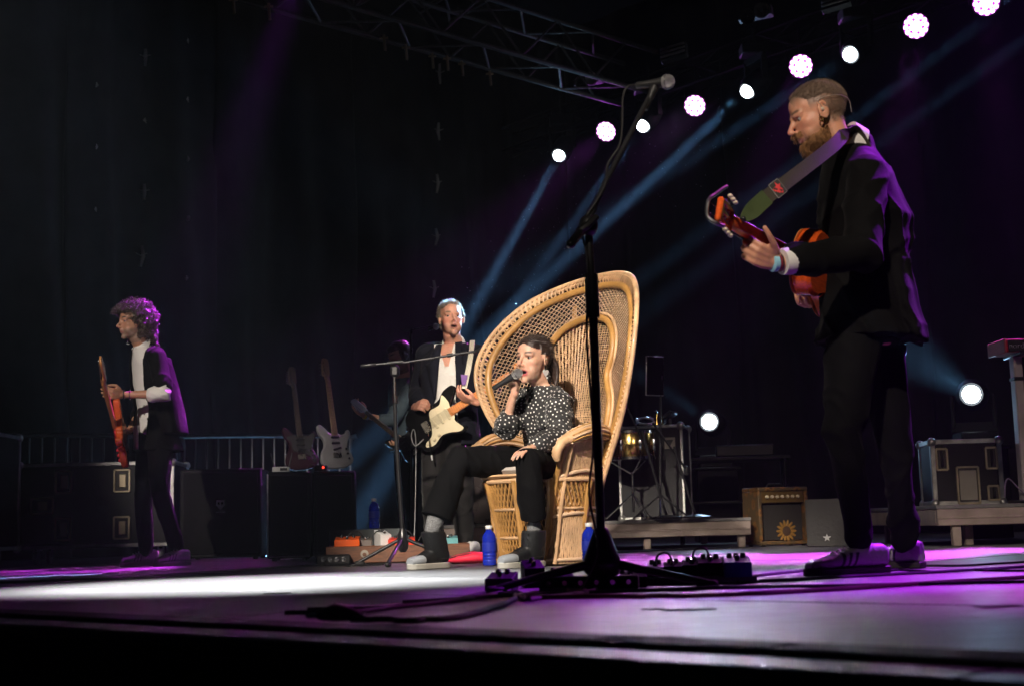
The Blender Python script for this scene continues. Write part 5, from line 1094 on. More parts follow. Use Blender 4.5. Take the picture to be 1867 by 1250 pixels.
def shoe(P, heel, toe, m_up, m_sole, ank=None, h=.075, w=.048, boot=0, cap_m=None, stripes=None, lace=True, sole_h=.022, name='shoe'):
    a, b = Vector(heel), Vector(toe); z0 = Vector((0, 0, min(a.z, b.z))); d = (b-a); L = d.length; d.normalize(); sd = Z.cross(d).normalized(); up = d.cross(sd)
    if up.z < 0: up = -up
    prof = [(-.02, .55, .9), (.04, .8, 1.0), (.2, .82, 1.0), (.4, .86, .9), (.62, 1.0, .66), (.8, 1.0, .48), (.93, .8, .4), (1.0, .42, .26)]
    mb = MB(); mb.loft([(a+d*(L*u)+up*(sole_h+h*hh/2), up*(h*hh/2), sd*(w*ww)) for (u, ww, hh) in prof], 20, 2.6)
    if boot:
        k = Vector(ank)+Vector((0, 0, 0)); c0 = a+d*(L*.2)+up*.05; mb.loft([(c0, d*.066, sd*.05), (c0.lerp(k, .5), d*.062, sd*.056), (k, d*.062, sd*.058)], 20, 2.2)
    vox = .005; v, q = fuse(mb, .0035 if stripes else vox, 3); v = fold(v, q, .0016, (40, 40, 40), 3); col = None
    if stripes:
        rel = v-np.array(a); uu = rel @ np.array(d)/L; hh_ = rel @ np.array(up)-sole_h; sdv = np.abs(rel @ np.array(sd)); col = np.tile(np.array(stripes[0]), (len(v), 1)).astype(float)
        for k in range(3): w_ = (np.abs(uu-(.50+.085*k)+hh_*1.15) < .02) & (hh_ > .008) & (hh_ < h*.66) & (sdv > w*.3); col[w_] = stripes[1]
        m_up = mat('striped_leather', (1, 1, 1), .5, attr=True, var=.1, bump=.1)
    o = quadmesh(name, v, q, m_up, P.t, col=col)
    so = MB(); so.loft([(a+d*(L*u)+up*zz, sd*(w*ww*1.07), d*.0001) for u, ww, zz in ()] or [(a+d*L*.5, d*L*.5, sd*w), (a+d*L*.5+up*.001, d*L*.5, sd*w)], 4) if False else None
    pts = []
    pr = [(-.035, .3), (-.02, .62), (.06, .84), (.2, .84), (.4, .86), (.62, 1.04), (.8, 1.04), (.94, .84), (1.015, .45), (1.03, .1)]
    ol = [(u*L, w*k) for u, k in pr]+[(u*L, -w*k) for u, k in reversed(pr)]; M = basis(d, up.cross(d), up, a)
    so.prism(ol, 0, sole_h+.006, M, .004); so.build('sole', m_sole, o, world=True)
    if cap_m: tc = MB(); tc.loft([(a+d*(L*u)+up*(sole_h+h*hh/2), up*(h*hh/2+.003), sd*(w*ww+.003)) for (u, ww, hh) in ((.74, 1, .5), (.82, 1.0, .47), (.93, .82, .41), (1.01, .44, .28))], 18, 2.6); tc.build('toe_cap', cap_m, o, world=True)
    if lace:
        for k in range(5 if not boot else 8):
            u = .36+.075*k if not boot else (.62-.055*k if k < 4 else .36); hh = .5*(.9+(.66-.9)*(u-.4)/.22) if not boot else 0
            c = a+d*(L*u)+up*(sole_h+h*(.92-(u-.36)*.95)) if not boot or k < 4 else a+d*(L*.2)+up*.06+(Vector(ank)-(a+d*(L*.2)+up*.05))*((k-3)/5)+d*.06
            MB().tube([c-sd*w*.5-up*.006, c+up*.006, c+sd*w*.5-up*.006], .0032, 6).build('lace', WHITEP if not boot else BLACKP, o, world=True)
    return o
# ---- the bearded guitarist on the right
A = make('person', 'bearded man in a black suit playing a red orange guitar on the right', onfloor(1585, 5.0), fwd=(-.93, .30, 0), pelvis=(1577, 580, 5.05), chest=(1578, 405, 5.03), neck=(1548, 268, 5.0), head=(1489, 212, 4.95), hfwd=(-.95, .02, -.31), hup=(-.3, 0, 1), hs=1.04,
         shL=(1582, 312, 4.83), shR=(1562, 312, 5.22), elL=(1572, 462, 4.68), elR=(1565, 470, 5.42), wrL=(1420, 478, 4.56), wrR=(1500, 545, 5.22), hipL=(1562, 590, 4.95), hipR=(1598, 590, 5.16), knL=(1536, 788, 4.9), knR=(1626, 790, 5.2), anL=(1566, 985, 4.92), anR=(1652, 985, 5.24), k=(1.1, 1.12))
thA = [(.03, .03, -.006), (.058, .05, -.012), (.084, .068, -.012), (.108, .084, -.006)]
body(A, (.60, .285, .175), (.42, .14, .11), (.12, .07, .045), (.55, (.33, .15, .075)), [(A.wrL, at(1350, 450, 4.49)-A.wrL, (.1, .85, .35), True, (.85, 1.0, .6), 1.08, thA), (A.wrR, at(1455, 572, 5.1)-A.wrR, (-.5, -.6, .4), False, (.5, .7, .4), 1.0)], flush=.5, fade=(.165, .105, .073))
eyes(A.HM, A.t, (.1, .07, .05), (0, -.3))
mb = MB(); torso(mb, A, .024, hem=.09, k=(1.12, 1.2)); arm(mb, A.shL, A.elL, A.wrL, (.062, .058, .06, .05, .042), .016, .84); arm(mb, A.shR, A.elR, A.wrR, (.062, .056, .056, .046, .04), .014, .9)
u_ = (A.neck-A.pelvis).normalized(); tl_ = A.pelvis-A.fwd*.13; mb.loft([(tl_+u_*.2, A.side*.13, A.fwd*.045), (tl_-u_*.02-A.fwd*.035, A.side*.16, A.fwd*.04), (tl_-u_*.10-A.fwd*.06, A.side*.17, A.fwd*.022)], 20)
mb.limb([A.neck+Vector((.02, 0, .005)), A.neck-u_*.1], [.085, .1], 14)
cloth(A, 'jacket', mb, JACK, .007, .018, (14, 14, 11), seed=4, sm=7)
mb = MB(); mb.loft([(A.pelvis+u_*.02, A.side*.185, A.fwd*.14), (A.pelvis-u_*.1, A.side*.17, A.fwd*.125)], 24); leg(mb, A.hipL, A.knL, A.anL, (.1, .085, .064, .058, .05), .004); leg(mb, A.hipR, A.knR, A.anR, (.1, .085, .064, .058, .05), .004)
cloth(A, 'trousers', mb, TROUS, .008, .016, (12, 12, 8), seed=5)
collar(A, SHIRT, .072, .062, .8, drop=.035)
fa = (A.wrL-A.elL).normalized(); MB().tube([A.elL.lerp(A.wrL, .78), A.elL.lerp(A.wrL, .90), A.elL.lerp(A.wrL, .965)], [.047, .0465, .044], 20).build('shirt_cuff', SHIRT, A.t, world=True)
for k, (e, m_, r_, w_) in enumerate(((.02, mat('blue_wristband', (.3, .62, .75), .6), .031, .010), (.005, mat('dark_red_band', (.2, .02, .03), .6), .032, .005), (.0, BLACKP, .0325, .003))):
    c = A.wrL+fa*e; x, y, z = frame(fa); MB().lathe([(r_-.003, -w_), (r_, -w_*.8), (r_, w_*.8), (r_-.003, w_)], c, fa, 20).build('wristband', m_, A.t, world=True)
HA = mat('short_brown_hair', (.15, .098, .068), .75, bump=.5, bscale=400, var=.35, scale=90); BE = mat('ginger_beard', (.25, .115, .042), .7, bump=.6, bscale=300, var=.35, scale=60)
def hairA(x, y, z): ax = np.abs(x); back = -.06+np.clip(.05+y, 0, .1)*0; line = np.where(y > .03, .062+(y-.03)*.7-np.clip(ax-.03, 0, .05)*.3, .05-np.clip(-y-.04, 0, .1)*.55); return np.clip((z-line)/.045, 0, 1)*(y < .09)*(z > -.07)
oA, kA, nA = cap(A, hairA, .0042, HA, nz=.0015); rt = (A.v+nA*.003)[kA]; tufts(A, rt, nA[kA], .010, HA, 'hair_strands', oA, 3800, .0007, dirf=lambda p, d, r: d*.7+A.HM.to_3x3() @ Vector((0, -.5, .2)), seg=2, seed=2)
sd2 = (A.p[:, 1] < .015) & (A.p[:, 2] > -.05) & (A.p[:, 2] < .06) & (np.abs(A.p[:, 0]) < .079) & (np.abs(A.p[:, 1]+.02) < .12) & ((A.p[:, 1] < -.03) | (A.p[:, 2] > .035)); tufts(A, A.v[sd2], nA[sd2], .0055, HA, 'hair_strands', oA, 2600, .0007, dirf=lambda p, d, r: d*.7+A.HM.to_3x3() @ Vector((0, -.4, -.4)), seg=1, seed=12)
def beardA(x, y, z): ax = np.abs(x); top_ = np.where(ax > .045, -.060+np.clip(.03-y, -.01, .05)*.5, -.070-np.clip(.05-ax, 0, .05)*.1); w = np.clip((top_-z)/.02, 0, 1)*(y > -.012)*(z > -.135); w = np.maximum(w, np.exp(-((z+.047)/.006)**2)*(ax < .03)*(y > .075)); lip = np.exp(-((ax/.021)**4)-((z+.0665)/.0075)**4); return w*(1-lip)*np.clip((y+.012)/.02, 0, 1)
oB, kB, nB = cap(A, beardA, .0045, BE, 'beard', .002); rt = (A.v+nB*.004)[kB]; pl_ = A.p[kB]; sel = (pl_[:, 2] < -.075) | (np.random.default_rng(1).random(len(pl_)) < .22)
tufts(A, rt[sel], nB[kB][sel], .019, BE, 'beard_strands', oB, 1500, .0013, dirf=lambda p, d, r: d*.45+A.HM.to_3x3() @ Vector((0, .35, -.9)), seg=4, seed=3)
GOLD = mat('gold', (.8, .55, .2), .2, 1)
for k, dz in enumerate((-.034, -.026)): c = A.HM @ Vector((-.0835, .004+.008*k, dz-.006)); MB().tube([c+(A.HM.to_3x3() @ Vector((0, .008*math.cos(a), .008*math.sin(a)))) for a in [i*.6283 for i in range(10)]], .0022, 6, True).build('earring', GOLD, A.t, world=True)
wire = crom([A.HM @ Vector(p) for p in ((-.0855, -.006, .006), (-.087, .002, .03), (-.086, -.012, .038), (-.0845, -.04, .037), (-.068, -.085, .03), (-.03, -.119, .012), (-.01, -.118, -.03))], 6); MB().tube(wire, .0011, 6).build('earphone_wire', mat('clear_wire', (.36, .27, .22), .3), A.t, world=True); MB().ell(A.HM @ Vector((-.0835, -.004, .0)), .008, 10).build('earphone', mat('beige_earphone', (.5, .38, .28), .4), A.t, world=True)
STW = mat('worn_white_leather', (.33, .32, .33), .5, var=.12, bump=.1); STB = mat('dark_stripe', (.012, .013, .02), .5); GUM = mat('dark_gum_sole', (.035, .028, .026), .6)
shoe(A, onfloor(1612, 4.98), onfloor(1474, 4.84), STW, GUM, h=.085, w=.05, stripes=((.33, .32, .33), (.012, .013, .02)), sole_h=.02); shoe(A, onfloor(1682, 5.3), onfloor(1592, 5.42), STW, GUM, h=.085, w=.05, stripes=((.33, .32, .33), (.012, .013, .02)), sole_h=.02)
# strap from the headstock over the near shoulder
STR = mat('brown_strap_webbing', (.05, .042, .024), .75, bump=.4, bscale=300, stretch=(1, 1, 1)); GRN = mat('green_strap_leather', (.055, .075, .028), .5, bump=.2); GA = bpy.data.objects['nylon_guitar']
def ribbon(name, m, P_, Wd, up_, parent, thick=.0035):
    mb = MB(); v = []; n = len(P_)
    for i, p in enumerate(P_):
        d = (P_[min(i+1, n-1)]-P_[max(i-1, 0)]).normalized(); s_ = up_ if not callable(up_) else up_(i); s_ = (s_-d*s_.dot(d)).normalized(); q = d.cross(s_); w = Wd[i] if hasattr(Wd, '__len__') else Wd
        v += [p+s_*w+q*thick/2, p-s_*w+q*thick/2, p-s_*w-q*thick/2, p+s_*w-q*thick/2]
    f_ = []
    for i in range(n-1):
        for k in range(4): f_.append((i*4+k, i*4+(k+1) % 4, i*4+4+(k+1) % 4, i*4+4+k))
    f_ += [(3, 2, 1, 0), ((n-1)*4, (n-1)*4+1, (n-1)*4+2, (n-1)*4+3)]
    mb.add(v, f_); return mb.build(name, m, parent, 40, world=True)
s0 = at(1352, 402, 4.42); s1 = at(1397, 360, 4.49); s2 = at(1512, 272, 4.72); s3 = A.neck+Vector((-.012, -.105, .035)); s4 = A.neck+Vector((.055, -.06, -.04)); s5 = A.chest+Vector((.22, .05, .02)); s6 = at(1500, 585, 5.25)
upS = Vector((-.58, -.05, .82)); pth = crom([s1, s2, s3, s4], 8)
stp = ribbon('strap', STR, pth, .024, lambda i: Vector((-.58, -.05, .82)) if i < 13 else Vector((.3, -.75, .35)), GA)
ribbon('strap_leather', GRN, crom([s0, s0.lerp(s1, .3), s0.lerp(s1, .65), s0.lerp(s1, 1.03)], 5), [.007+.0215*math.sin(min(1, k/8)*1.57) for k in range(16)], upS, GA, .005)
MB().ell(s0.lerp(s1, .06)+Vector((0, -.008, 0)), .008, 10).build('strap_button', BLACKM, GA, world=True)
dS = (s2-s1).normalized(); sS = (upS-dS*upS.dot(dS)).normalized(); qS = sS.cross(dS); qS = qS if qS.y < 0 else -qS; pc_ = s1.lerp(s2, .16)+qS*.006; PM = basis(dS, sS, dS.cross(sS), pc_)
po = MB(PM).prism([(-.028, -.027), (.028, -.027), (.028, .027), (-.028, .027)], -.001, .001, None, .0004).build('patch', mat('dark_patch', (.045, .04, .035), .7), GA, world=True)
fr_ = MB(PM)
for (x0, y0, x1, y1) in ((-.028, -.027, .028, -.027), (-.028, .027, .028, .027), (-.028, -.027, -.028, .027), (.028, -.027, .028, .027)): fr_.tube([(x0, y0, 0), (x1, y1, 0)], .0013, 6)
fr_.build('patch_stitching', mat('grey_stitch', (.3, .28, .25), .7), po, world=True)
st_ = [((.021 if k % 2 == 0 else .0085)*math.sin(k*math.pi/5)+.004, (.021 if k % 2 == 0 else .0085)*math.cos(k*math.pi/5)+.003) for k in range(10)]; MB(PM).prism(st_, -.0022, .0022, None, .0003).build('red_star', mat('star_red', (.75, .06, .06), .6), po, world=True)
MB(PM).tube(crom([(-.024, .008, 0), (-.02, -.004, 0), (-.017, .002, 0), (-.013, -.010, 0), (-.009, -.004, 0), (-.006, -.016, 0), (-.001, -.01, 0), (.004, -.02, 0), (.012, -.016, 0)], 4), .0026, 5).build('red_script', mat('star_red', (1, 1, 1)), po, world=True)
# ---- the curly haired guitarist on the left
D = make('person', 'curly haired man in a black jacket with rolled white cuff on the left', onfloor(285, 9.25), fwd=(-.87, -.49, 0), pelvis=(284, 792, 9.28), chest=(279, 695, 9.28), neck=(262, 632, 9.27), head=(243, 588, 9.22), hfwd=(-.80, -.59, -.05), hup=(-.05, 0, 1),
         shL=(286, 650, 9.1), shR=(258, 648, 9.45), elL=(300, 718, 8.98), elR=(266, 725, 9.58), wrL=(224, 719, 8.95), wrR=(238, 782, 9.25), hipL=(292, 800, 9.2), hipR=(274, 800, 9.36), knL=(292, 898, 9.05), knR=(262, 900, 9.3), anL=(322, 995, 9.18), anR=(266, 1000, 9.32), k=(1, 1))
body(D, (.40, .2, .12), (.3, .11, .09), (.03, .02, .015), (.65, (.16, .12, .10)), [(D.wrL, at(198, 716, 8.86)-D.wrL, (-.2, .9, .2), True, (.6, .8, .5), 1.0), (D.wrR, at(222, 795, 9.1)-D.wrR, (-.2, -.9, -.1), False, (.4, .6, .3), 1.0)], flush=.2)
eyes(D.HM, D.t, (.05, .03, .02))
mb = MB(); torso(mb, D, .004); cloth(D, 'shirt', mb, SHIRT, .008, .004, seed=6); collar(D, SHIRT, .064, .055, .6)
mb = MB(); torso(mb, D, .022, hem=.12, k=(1, 1.05)); mb.limb([D.shL, D.shL.lerp(D.elL, .5), D.shL.lerp(D.elL, .84)], [.068, .064, .063], 14); arm(mb, D.shR, D.elR, D.wrR, (.058, .052, .05, .044, .04), .012, .6); mb.limb([D.neck+Vector((.02, .0, .0)), D.neck-Z*.1], [.075, .09], 12)
un = (D.neck-D.pelvis).normalized(); b_ = D.chest-D.fwd*.12
mb.loft([(at(294, 650, 9.25), Vector((.06, 0, 0)), Vector((0, .13, 0))), (at(303, 705, 9.25), Vector((.085, 0, 0)), Vector((0, .15, 0))), (at(312, 760, 9.25), Vector((.095, 0, 0)), Vector((0, .16, 0))), (at(317, 792, 9.25), Vector((.095, 0, 0)), Vector((0, .16, 0)))], 20, 2)
cutD = (.045, lambda h: .085+.03*np.clip(.4-h, 0, 1), .05, 1.2)
cloth(D, 'jacket', mb, JACK, .008, .009, (12, 12, 8), cutD, .004, seed=7)

mb = MB(); mb.limb([D.shL.lerp(D.elL, .78), D.elL, D.elL.lerp(D.wrL, .3)], [.056, .057, .052], 16); cloth(D, 'rolled_cuff', mb, SHIRT, .007, .005, (30, 30, 30), seed=9)
tl = MB(); tl.loft([(D.pelvis+D.fwd*.125+un*.06-D.side*.0, D.side*.05, D.fwd*.012), (D.pelvis+D.fwd*.145-un*.1, D.side*.045, D.fwd*.01)], 14); tl.build('shirt_tail', SHIRT, D.t, world=True)
mb = MB(); mb.loft([(D.pelvis+un*.02, D.side*.17, D.fwd*.12), (D.pelvis-un*.1, D.side*.155, D.fwd*.11)], 24); leg(mb, D.hipL, D.knL, D.anL, (.092, .078, .06, .056, .05), .004); leg(mb, D.hipR, D.knR, D.anR, (.092, .078, .06, .056, .05), .004); cloth(D, 'trousers', mb, TROUS, .009, .008, (12, 12, 8), seed=10)
CH = mat('dark_curly_hair', (.05, .032, .022), .4, var=.3, scale=40, sheen=.3)
def hairD(x, y, z): ax = np.abs(x); line = np.where(y > .03, .055, np.where(y > -.0, .0, -.11)); return np.clip((z-line)/.03, 0, 1)*(y < .1)*(z > -.115)
oD, kD, nD = cap(D, hairD, .022, CH, nz=.012); rt = (D.v+nD*.012)[kD]
tufts(D, rt, nD[kD], .055, CH, 'curls', oD, 1300, .0024, 1, dirf=lambda p, d, r: d+D.HM.to_3x3() @ Vector((0, -.35, .0)), turns=1.6, cr=.011, seed=5, seg=9, sides=4)
lo = [D.HM @ Vector((s*random.uniform(.02, .075), random.uniform(-.11, -.05), random.uniform(-.1, -.02))) for s in (-1, 1) for _ in range(80)]; tufts(D, lo, [(0, 0, -1)]*160, .075, CH, 'curls', oD, 220, .0034, 1, dirf=lambda p, d, r: D.HM.to_3x3() @ Vector((0, -.45, -.8)), turns=1.8, cr=.012, seed=6, seg=9, sides=4)
WSN = mat('white_sneaker_leather', (.72, .7, .7), .45, var=.08); WSO = mat('white_rubber_sole', (.6, .58, .56), .5); SST = mat('grey_stripe', (.35, .33, .35), .5)
shoe(D, onfloor(343, 9.2), onfloor(282, 9.05), WSN, WSO, h=.085, w=.048, stripes=((.72, .7, .7), (.35, .33, .35))); shoe(D, onfloor(286, 9.4), onfloor(220, 9.3), WSN, WSO, h=.085, w=.048, stripes=((.72, .7, .7), (.35, .33, .35)))
for k in range(2): c = D.wrL.lerp(D.elL, .03+.14*k); x, y, z = frame(D.elL-D.wrL); MB().tube([c+x*.031*math.cos(a)+y*.031*math.sin(a) for a in [i*.393 for i in range(16)]], .003, 6, True).build('bracelet', BLACKP if k == 0 else CHROME, D.t, world=True)
stD = crom([D.neck+Vector((-.1, -.1, -.12)), D.neck+Vector((-.01, -.13, -.01)), D.neck+Vector((.14, -.05, -.08)), D.chest+Vector((.17, -.02, -.05))], 6); 
# ---- the grey haired guitarist
C = make('person', 'grey haired man in a dark jacket and open white shirt with a black guitar', onfloor(822, 9.3), fwd=(.06, -1, 0), pelvis=(816, 775, 9.32), chest=(824, 685, 9.3), neck=(827, 627, 9.32), head=(823, 581, 9.25), hfwd=(.2, -.96, .06), hup=(-.03, 0, 1), hs=1.02,
         shL=(877, 646, 9.3), shR=(778, 642, 9.34), elL=(898, 722, 9.3), elR=(762, 712, 9.42), wrL=(866, 732, 9.02), wrR=(757, 742, 9.15), hipL=(834, 785, 9.33), hipR=(797, 785, 9.33), knL=(842, 888, 9.2), knR=(788, 886, 9.18), anL=(846, 985, 9.33), anR=(792, 985, 9.3), k=(1.14, 1.14))
body(C, (.58, .28, .19), (.4, .16, .13), (.16, .1, .06), (.15, (.4, .27, .2)), [(C.wrL, at(846, 724, 8.99)-C.wrL, (-.1, .3, 1), True, (.4, .7, .5), 1.0), (C.wrR, at(775, 733, 9.0)-C.wrR, (.15, .9, -.35), False, (.9, 1.1, .7), 1.0)], mouth=.6, flush=.5)
eyes(C.HM, C.t, (.06, .05, .04), (.35, .15))
mb = MB(); torso(mb, C, .004, k=(1.14, 1.14)); cloth(C, 'shirt', mb, SHIRT, .008, .005, (12, 12, 6), seed=11, cut=(0, lambda h: np.clip(h-.6, 0, 1)*.14, .02, 1.3))
collar(C, SHIRT, .066, .05, .75)
mb = MB(); torso(mb, C, .024, hem=.14, k=(1.15, 1.17)); arm(mb, C.shL, C.elL, C.wrL, (.06, .053, .053, .045, .04), .012, .85); arm(mb, C.shR, C.elR, C.wrR, (.06, .053, .053, .045, .04), .012, .8); mb.limb([C.neck+Vector((0, .02, .005)), C.neck-Z*.1], [.078, .095], 12)
cutC = (-.012, lambda h: .072+.05*np.clip(.3-h, 0, 1), .015, 1.2)
NAVY = mat('dark_navy_suit_cloth', (.009, .010, .016), .8, spec=.12, bump=.25, bscale=260, sheen=.03, scale=5, var=.3)
cloth(C, 'jacket', mb, NAVY, .008, .008, (12, 12, 8), cutC, .004, seed=12)
for sg in (-1, 1):                                           # lapels folded back along the opening
    def tp(h, s): 
        up = (C.neck-C.pelvis); c = C.pelvis+up*h; r = .158 if h > .5 else .15; return c+C.side*(sg*s-.012)+C.fwd*(r-.045*max(0, h-.8)*3)
    lp = MB(); Pn = [(.3, .078, .084), (.5, .076, .125), (.68, .075, .15), (.74, .075, .165), (.76, .074, .135), (.86, .07, .135), (.97, .066, .105)]
    v_ = []; f_ = []
    for (h, s0_, s1_) in Pn: v_ += [tp(h, s0_)-C.fwd*.002, tp(h, (s0_+s1_)/2)+C.fwd*.004-C.fwd*.25*((s0_+s1_)/2)**2, tp(h-.01, s1_)-C.fwd*(1.1*s1_**2-.004)]
    for i in range(len(Pn)-1):
        for j in range(2): a = i*3+j; f_.append((a, a+1, a+4, a+3))
    lp.add(v_, f_); o = lp.build('lapel', NAVY, C.t, 60, world=True); md = o.modifiers.new('thickness', 'SOLIDIFY'); md.thickness = .006; md.offset = 0
mb = MB(); mb.loft([(C.pelvis+Z*.02, C.side*.18, C.fwd*.13), (C.pelvis-Z*.1, C.side*.16, C.fwd*.115)], 24); leg(mb, C.hipL, C.knL, C.anL, (.098, .088, .075, .07, .062), .004); leg(mb, C.hipR, C.knR, C.anR, (.098, .088, .075, .07, .062), .004); cloth(C, 'trousers', mb, mat('grey_black_trouser_cloth', (.018, .017, .017), .8, spec=.15, sheen=.1, bump=.25, bscale=260), .009, .009, (12, 12, 8), seed=13)
GH = mat('silver_brown_hair', (.22, .18, .14), .5, var=.3, scale=60)
def hairC(x, y, z): ax = np.abs(x); line = np.where(y > .03, .068+np.clip(y-.05, 0, .1)*.6-np.clip(ax-.02, 0, .1)*.25, np.where(y > .002, .005, np.where(y > -.03, .03, -.07))); return np.clip((z-line)/.02, 0, 1)*(y < .1)*(z > -.08)
oC, kC, nC = cap(C, hairC, .012, GH, nz=.006); rt = (C.v+nC*.008)[kC]; tufts(C, rt, nC[kC], .017, GH, 'hair_strands', oC, 2200, .0014, dirf=lambda p, d, r: d*.4+C.HM.to_3x3() @ Vector((.35, -.1, .5)), seg=3, seed=8)
shoe(C, onfloor(868, 9.35), onfloor(838, 9.1), WSN, WSO, h=.085, w=.05); shoe(C, onfloor(800, 9.4), onfloor(778, 9.12), WSN, WSO, h=.085, w=.05)
# strap with a purple sticker
gs = bpy.data.objects['electric_guitar']
ribbon('strap', mat('striped_strap', (.45, .42, .34), .6, stretch=(60, 1, 1), scale=5, var=.4), crom([C.neck+Vector((.13, -.06, .012)), at(858, 650, 9.14), at(852, 682, 9.1), at(846, 708, 9.08)], 6), .017, Vector((1, 0, .15)), gs)
MB(basis(Vector((1, 0, -.1)).normalized(), Vector((.1, 0, 1)).normalized(), Vector((0, -1, 0)), at(846, 692, 9.07))).prism([(-.024, .034), (.024, .034), (.013, -.034), (-.011, -.034)], 0, .004, None, .001).build('purple_sticker', mat('purple_foil', (.10, .015, .2), .3, coat=.3), gs, world=True)
cbl = crom([gC @ Vector((-.2, -.06, .0)), at(772, 800, 9.05), at(757, 812, 9.05), at(750, 795, 9.08), at(754, 782, 9.1), at(758, 800, 9.12), at(758, 870, 9.15), at(756, 960, 9.18), onfloor(752, 9.1)+Vector((0, 0, .005))], 6); tag(MB().tube(cbl, .0035, 6).build('guitar_cable', mat('grey_cable', (.3, .3, .3), .4)), 'looped guitar cable hanging beside the black electric guitar', 'cable')
# ---- the seated singer
B = make('person', 'seated woman in a black polka dot blouse singing into a microphone', onfloor(985, 7.0), fwd=(-.66, -.75, 0), pelvis=(1006, 838, 7.14), chest=(996, 757, 7.06), neck=(990, 704, 7.04), head=(972, 655, 6.98), hfwd=(-.66, -.75, -.03), hup=(.05, 0, 1), hs=.99,
         shL=(1018, 728, 6.94), shR=(958, 728, 7.16), elL=(1020, 796, 6.80), elR=(921, 782, 6.96), wrL=(976, 814, 6.66), wrR=(938, 712, 6.88), hipL=(1012, 848, 7.0), hipR=(978, 848, 7.16), knL=(962, 838, 6.62), knR=(836, 838, 6.92), anL=(974, 960, 6.70), anR=(788, 962, 6.84), k=(.88, .86))
hw = at(944, 681, 6.84)
body(B, (.62, .36, .25), (.5, .09, .10), (.06, .035, .025), None, [(B.wrR, Vector((-.05, -.15, 1)), (-.35, -.55, -.15), False, (1.35, 1.35, .5), .88, [(.03, .03, .012), (.05, .034, .03), (.062, .026, .048), (.072, .012, .06)]), (B.wrL, at(958, 819, 6.62)-B.wrL, (-.2, -.1, -1), True, (.25, .35, .2), .85)], True, .9, .35, (.24, .11, .08))
eyes(B.HM, B.t, (.06, .04, .02), (0, 0))
ms = at(899, 708, 6.84); me_ = at(952, 675, 6.80); mic('microphone', 'black microphone in the hand of the singer', ms, me_)
# blouse
BL = mat('sheer_black_chiffon', (.018, .018, .019), .7, sheen=.2, bump=.3, bscale=60, var=.3)
mb = MB(); torso(mb, B, .012, k=(.9, .9)); up_ = (B.neck-B.pelvis).normalized(); s_, f_ = B.side, B.fwd
mb.ell(B.chest+f_*.07-up_*.02+s_*.06, (.06, .06, .065), 14); mb.ell(B.chest+f_*.07-up_*.02-s_*.06, (.06, .06, .065), 14); mb.limb([B.neck+up_*.045, B.neck-up_*.06], [.056, .075], 14)
mb.limb([B.pelvis+f_*.1+up_*.02, B.pelvis+f_*.17-up_*.02], [.07, .05], 12)
arm(mb, B.shL, B.elL, B.wrL, (.058, .066, .062, .058, .045), .006, .9); arm(mb, B.shR, B.elR, B.wrR, (.056, .062, .06, .056, .052), .006, .26)
v, q = fuse(mb, .007, 4); v = fold(v, q, .010, (14, 14, 18), 21); bl = quadmesh('blouse', v, q, BL, B.t)
nn = normals(v, q); order = RNG.permutation(len(v)); cell = {}; dm = MB(); md_ = .0185; cnt = 0
for i in order:
    p = v[i]; k = tuple((p/md_).astype(int)); ok = True
    for a in (-1, 0, 1):
        for b in (-1, 0, 1):
            for c in (-1, 0, 1):
                for j in cell.get((k[0]+a, k[1]+b, k[2]+c), ()):
                    if ((v[j]-p)**2).sum() < md_*md_: ok = False; break
                if not ok: break
            if not ok: break
        if not ok: break
    if not ok: continue
    cell.setdefault(k, []).append(i); P0 = Vector(p)+Vector(nn[i])*.0012; x, y, z = frame(Vector(nn[i])); r = .0044
    dm.add([P0+z*.0006]+[P0+x*r*math.cos(t_)+y*r*math.sin(t_) for t_ in [u*.7854 for u in range(8)]], [(0, 1+u, 1+(u+1) % 8) for u in range(8)]); cnt += 1
stuff(dm.build('polka_dots', mat('white_dot_print', (.8, .78, .75), .7), bl, 0, world=True))
# bow tails at the neck
for sg in (-1,): MB().tube(crom([B.neck+f_*.085-up_*.0, B.neck+f_*.115+s_*.015*sg-up_*.06, B.neck+f_*.120+s_*.02*sg-up_*.09], 5), [.012+.0012*k for k in range(11)], 8, ex=(1, .3)).build('bow_tail', BL, B.t, world=True)
# trousers, belt, socks
mb = MB(); mb.loft([(B.pelvis+up_*.07, s_*.15, f_*.115), (B.pelvis-up_*.0, s_*.17, f_*.13), (B.pelvis-up_*.1, s_*.165, f_*.13)], 24)
leg(mb, B.hipL, B.knL, B.anL, (.098, .086, .072, .068, .066), .0, .9, True); leg(mb, B.hipR, B.knR, B.anR, (.098, .09, .076, .078, .082), .0, .86, True)
cloth(B, 'trousers', mb, TROUS, .007, .009, (12, 12, 8), seed=22)
SOCK = mat('grey_speckled_sock', (.17, .175, .18), .9, var=.5, scale=160, bump=.4, bscale=300)
ftL, ftR = onfloor(986, 6.78).lerp(onfloor(914, 6.58), .2)+Z*.06, onfloor(812, 6.98).lerp(onfloor(748, 6.78), .2)+Z*.06
MB().limb([B.knL.lerp(B.anL, .97), B.anL.lerp(ftL, .4), ftL], [.035, .036, .034], 18).build('sock', SOCK, B.t, world=True); MB().limb([B.knR.lerp(B.anR, .86), B.anR, ftR], [.045, .038, .034], 18).build('sock', SOCK, B.t, world=True)
CAP = mat('grey_rubber_toe', (.33, .35, .37), .45); SOL = mat('off_white_sole', (.5, .48, .42), .5, var=.15)
shoe(B, onfloor(986, 6.78), onfloor(914, 6.58), LEATHER, SOL, ank=B.anL.lerp(ftL, .12), h=.085, w=.045, boot=1, cap_m=CAP, sole_h=.024)
shoe(B, onfloor(812, 6.98), onfloor(748, 6.78), LEATHER, SOL, ank=B.anR.lerp(ftR, .12), h=.085, w=.045, boot=1, cap_m=CAP, sole_h=.024)
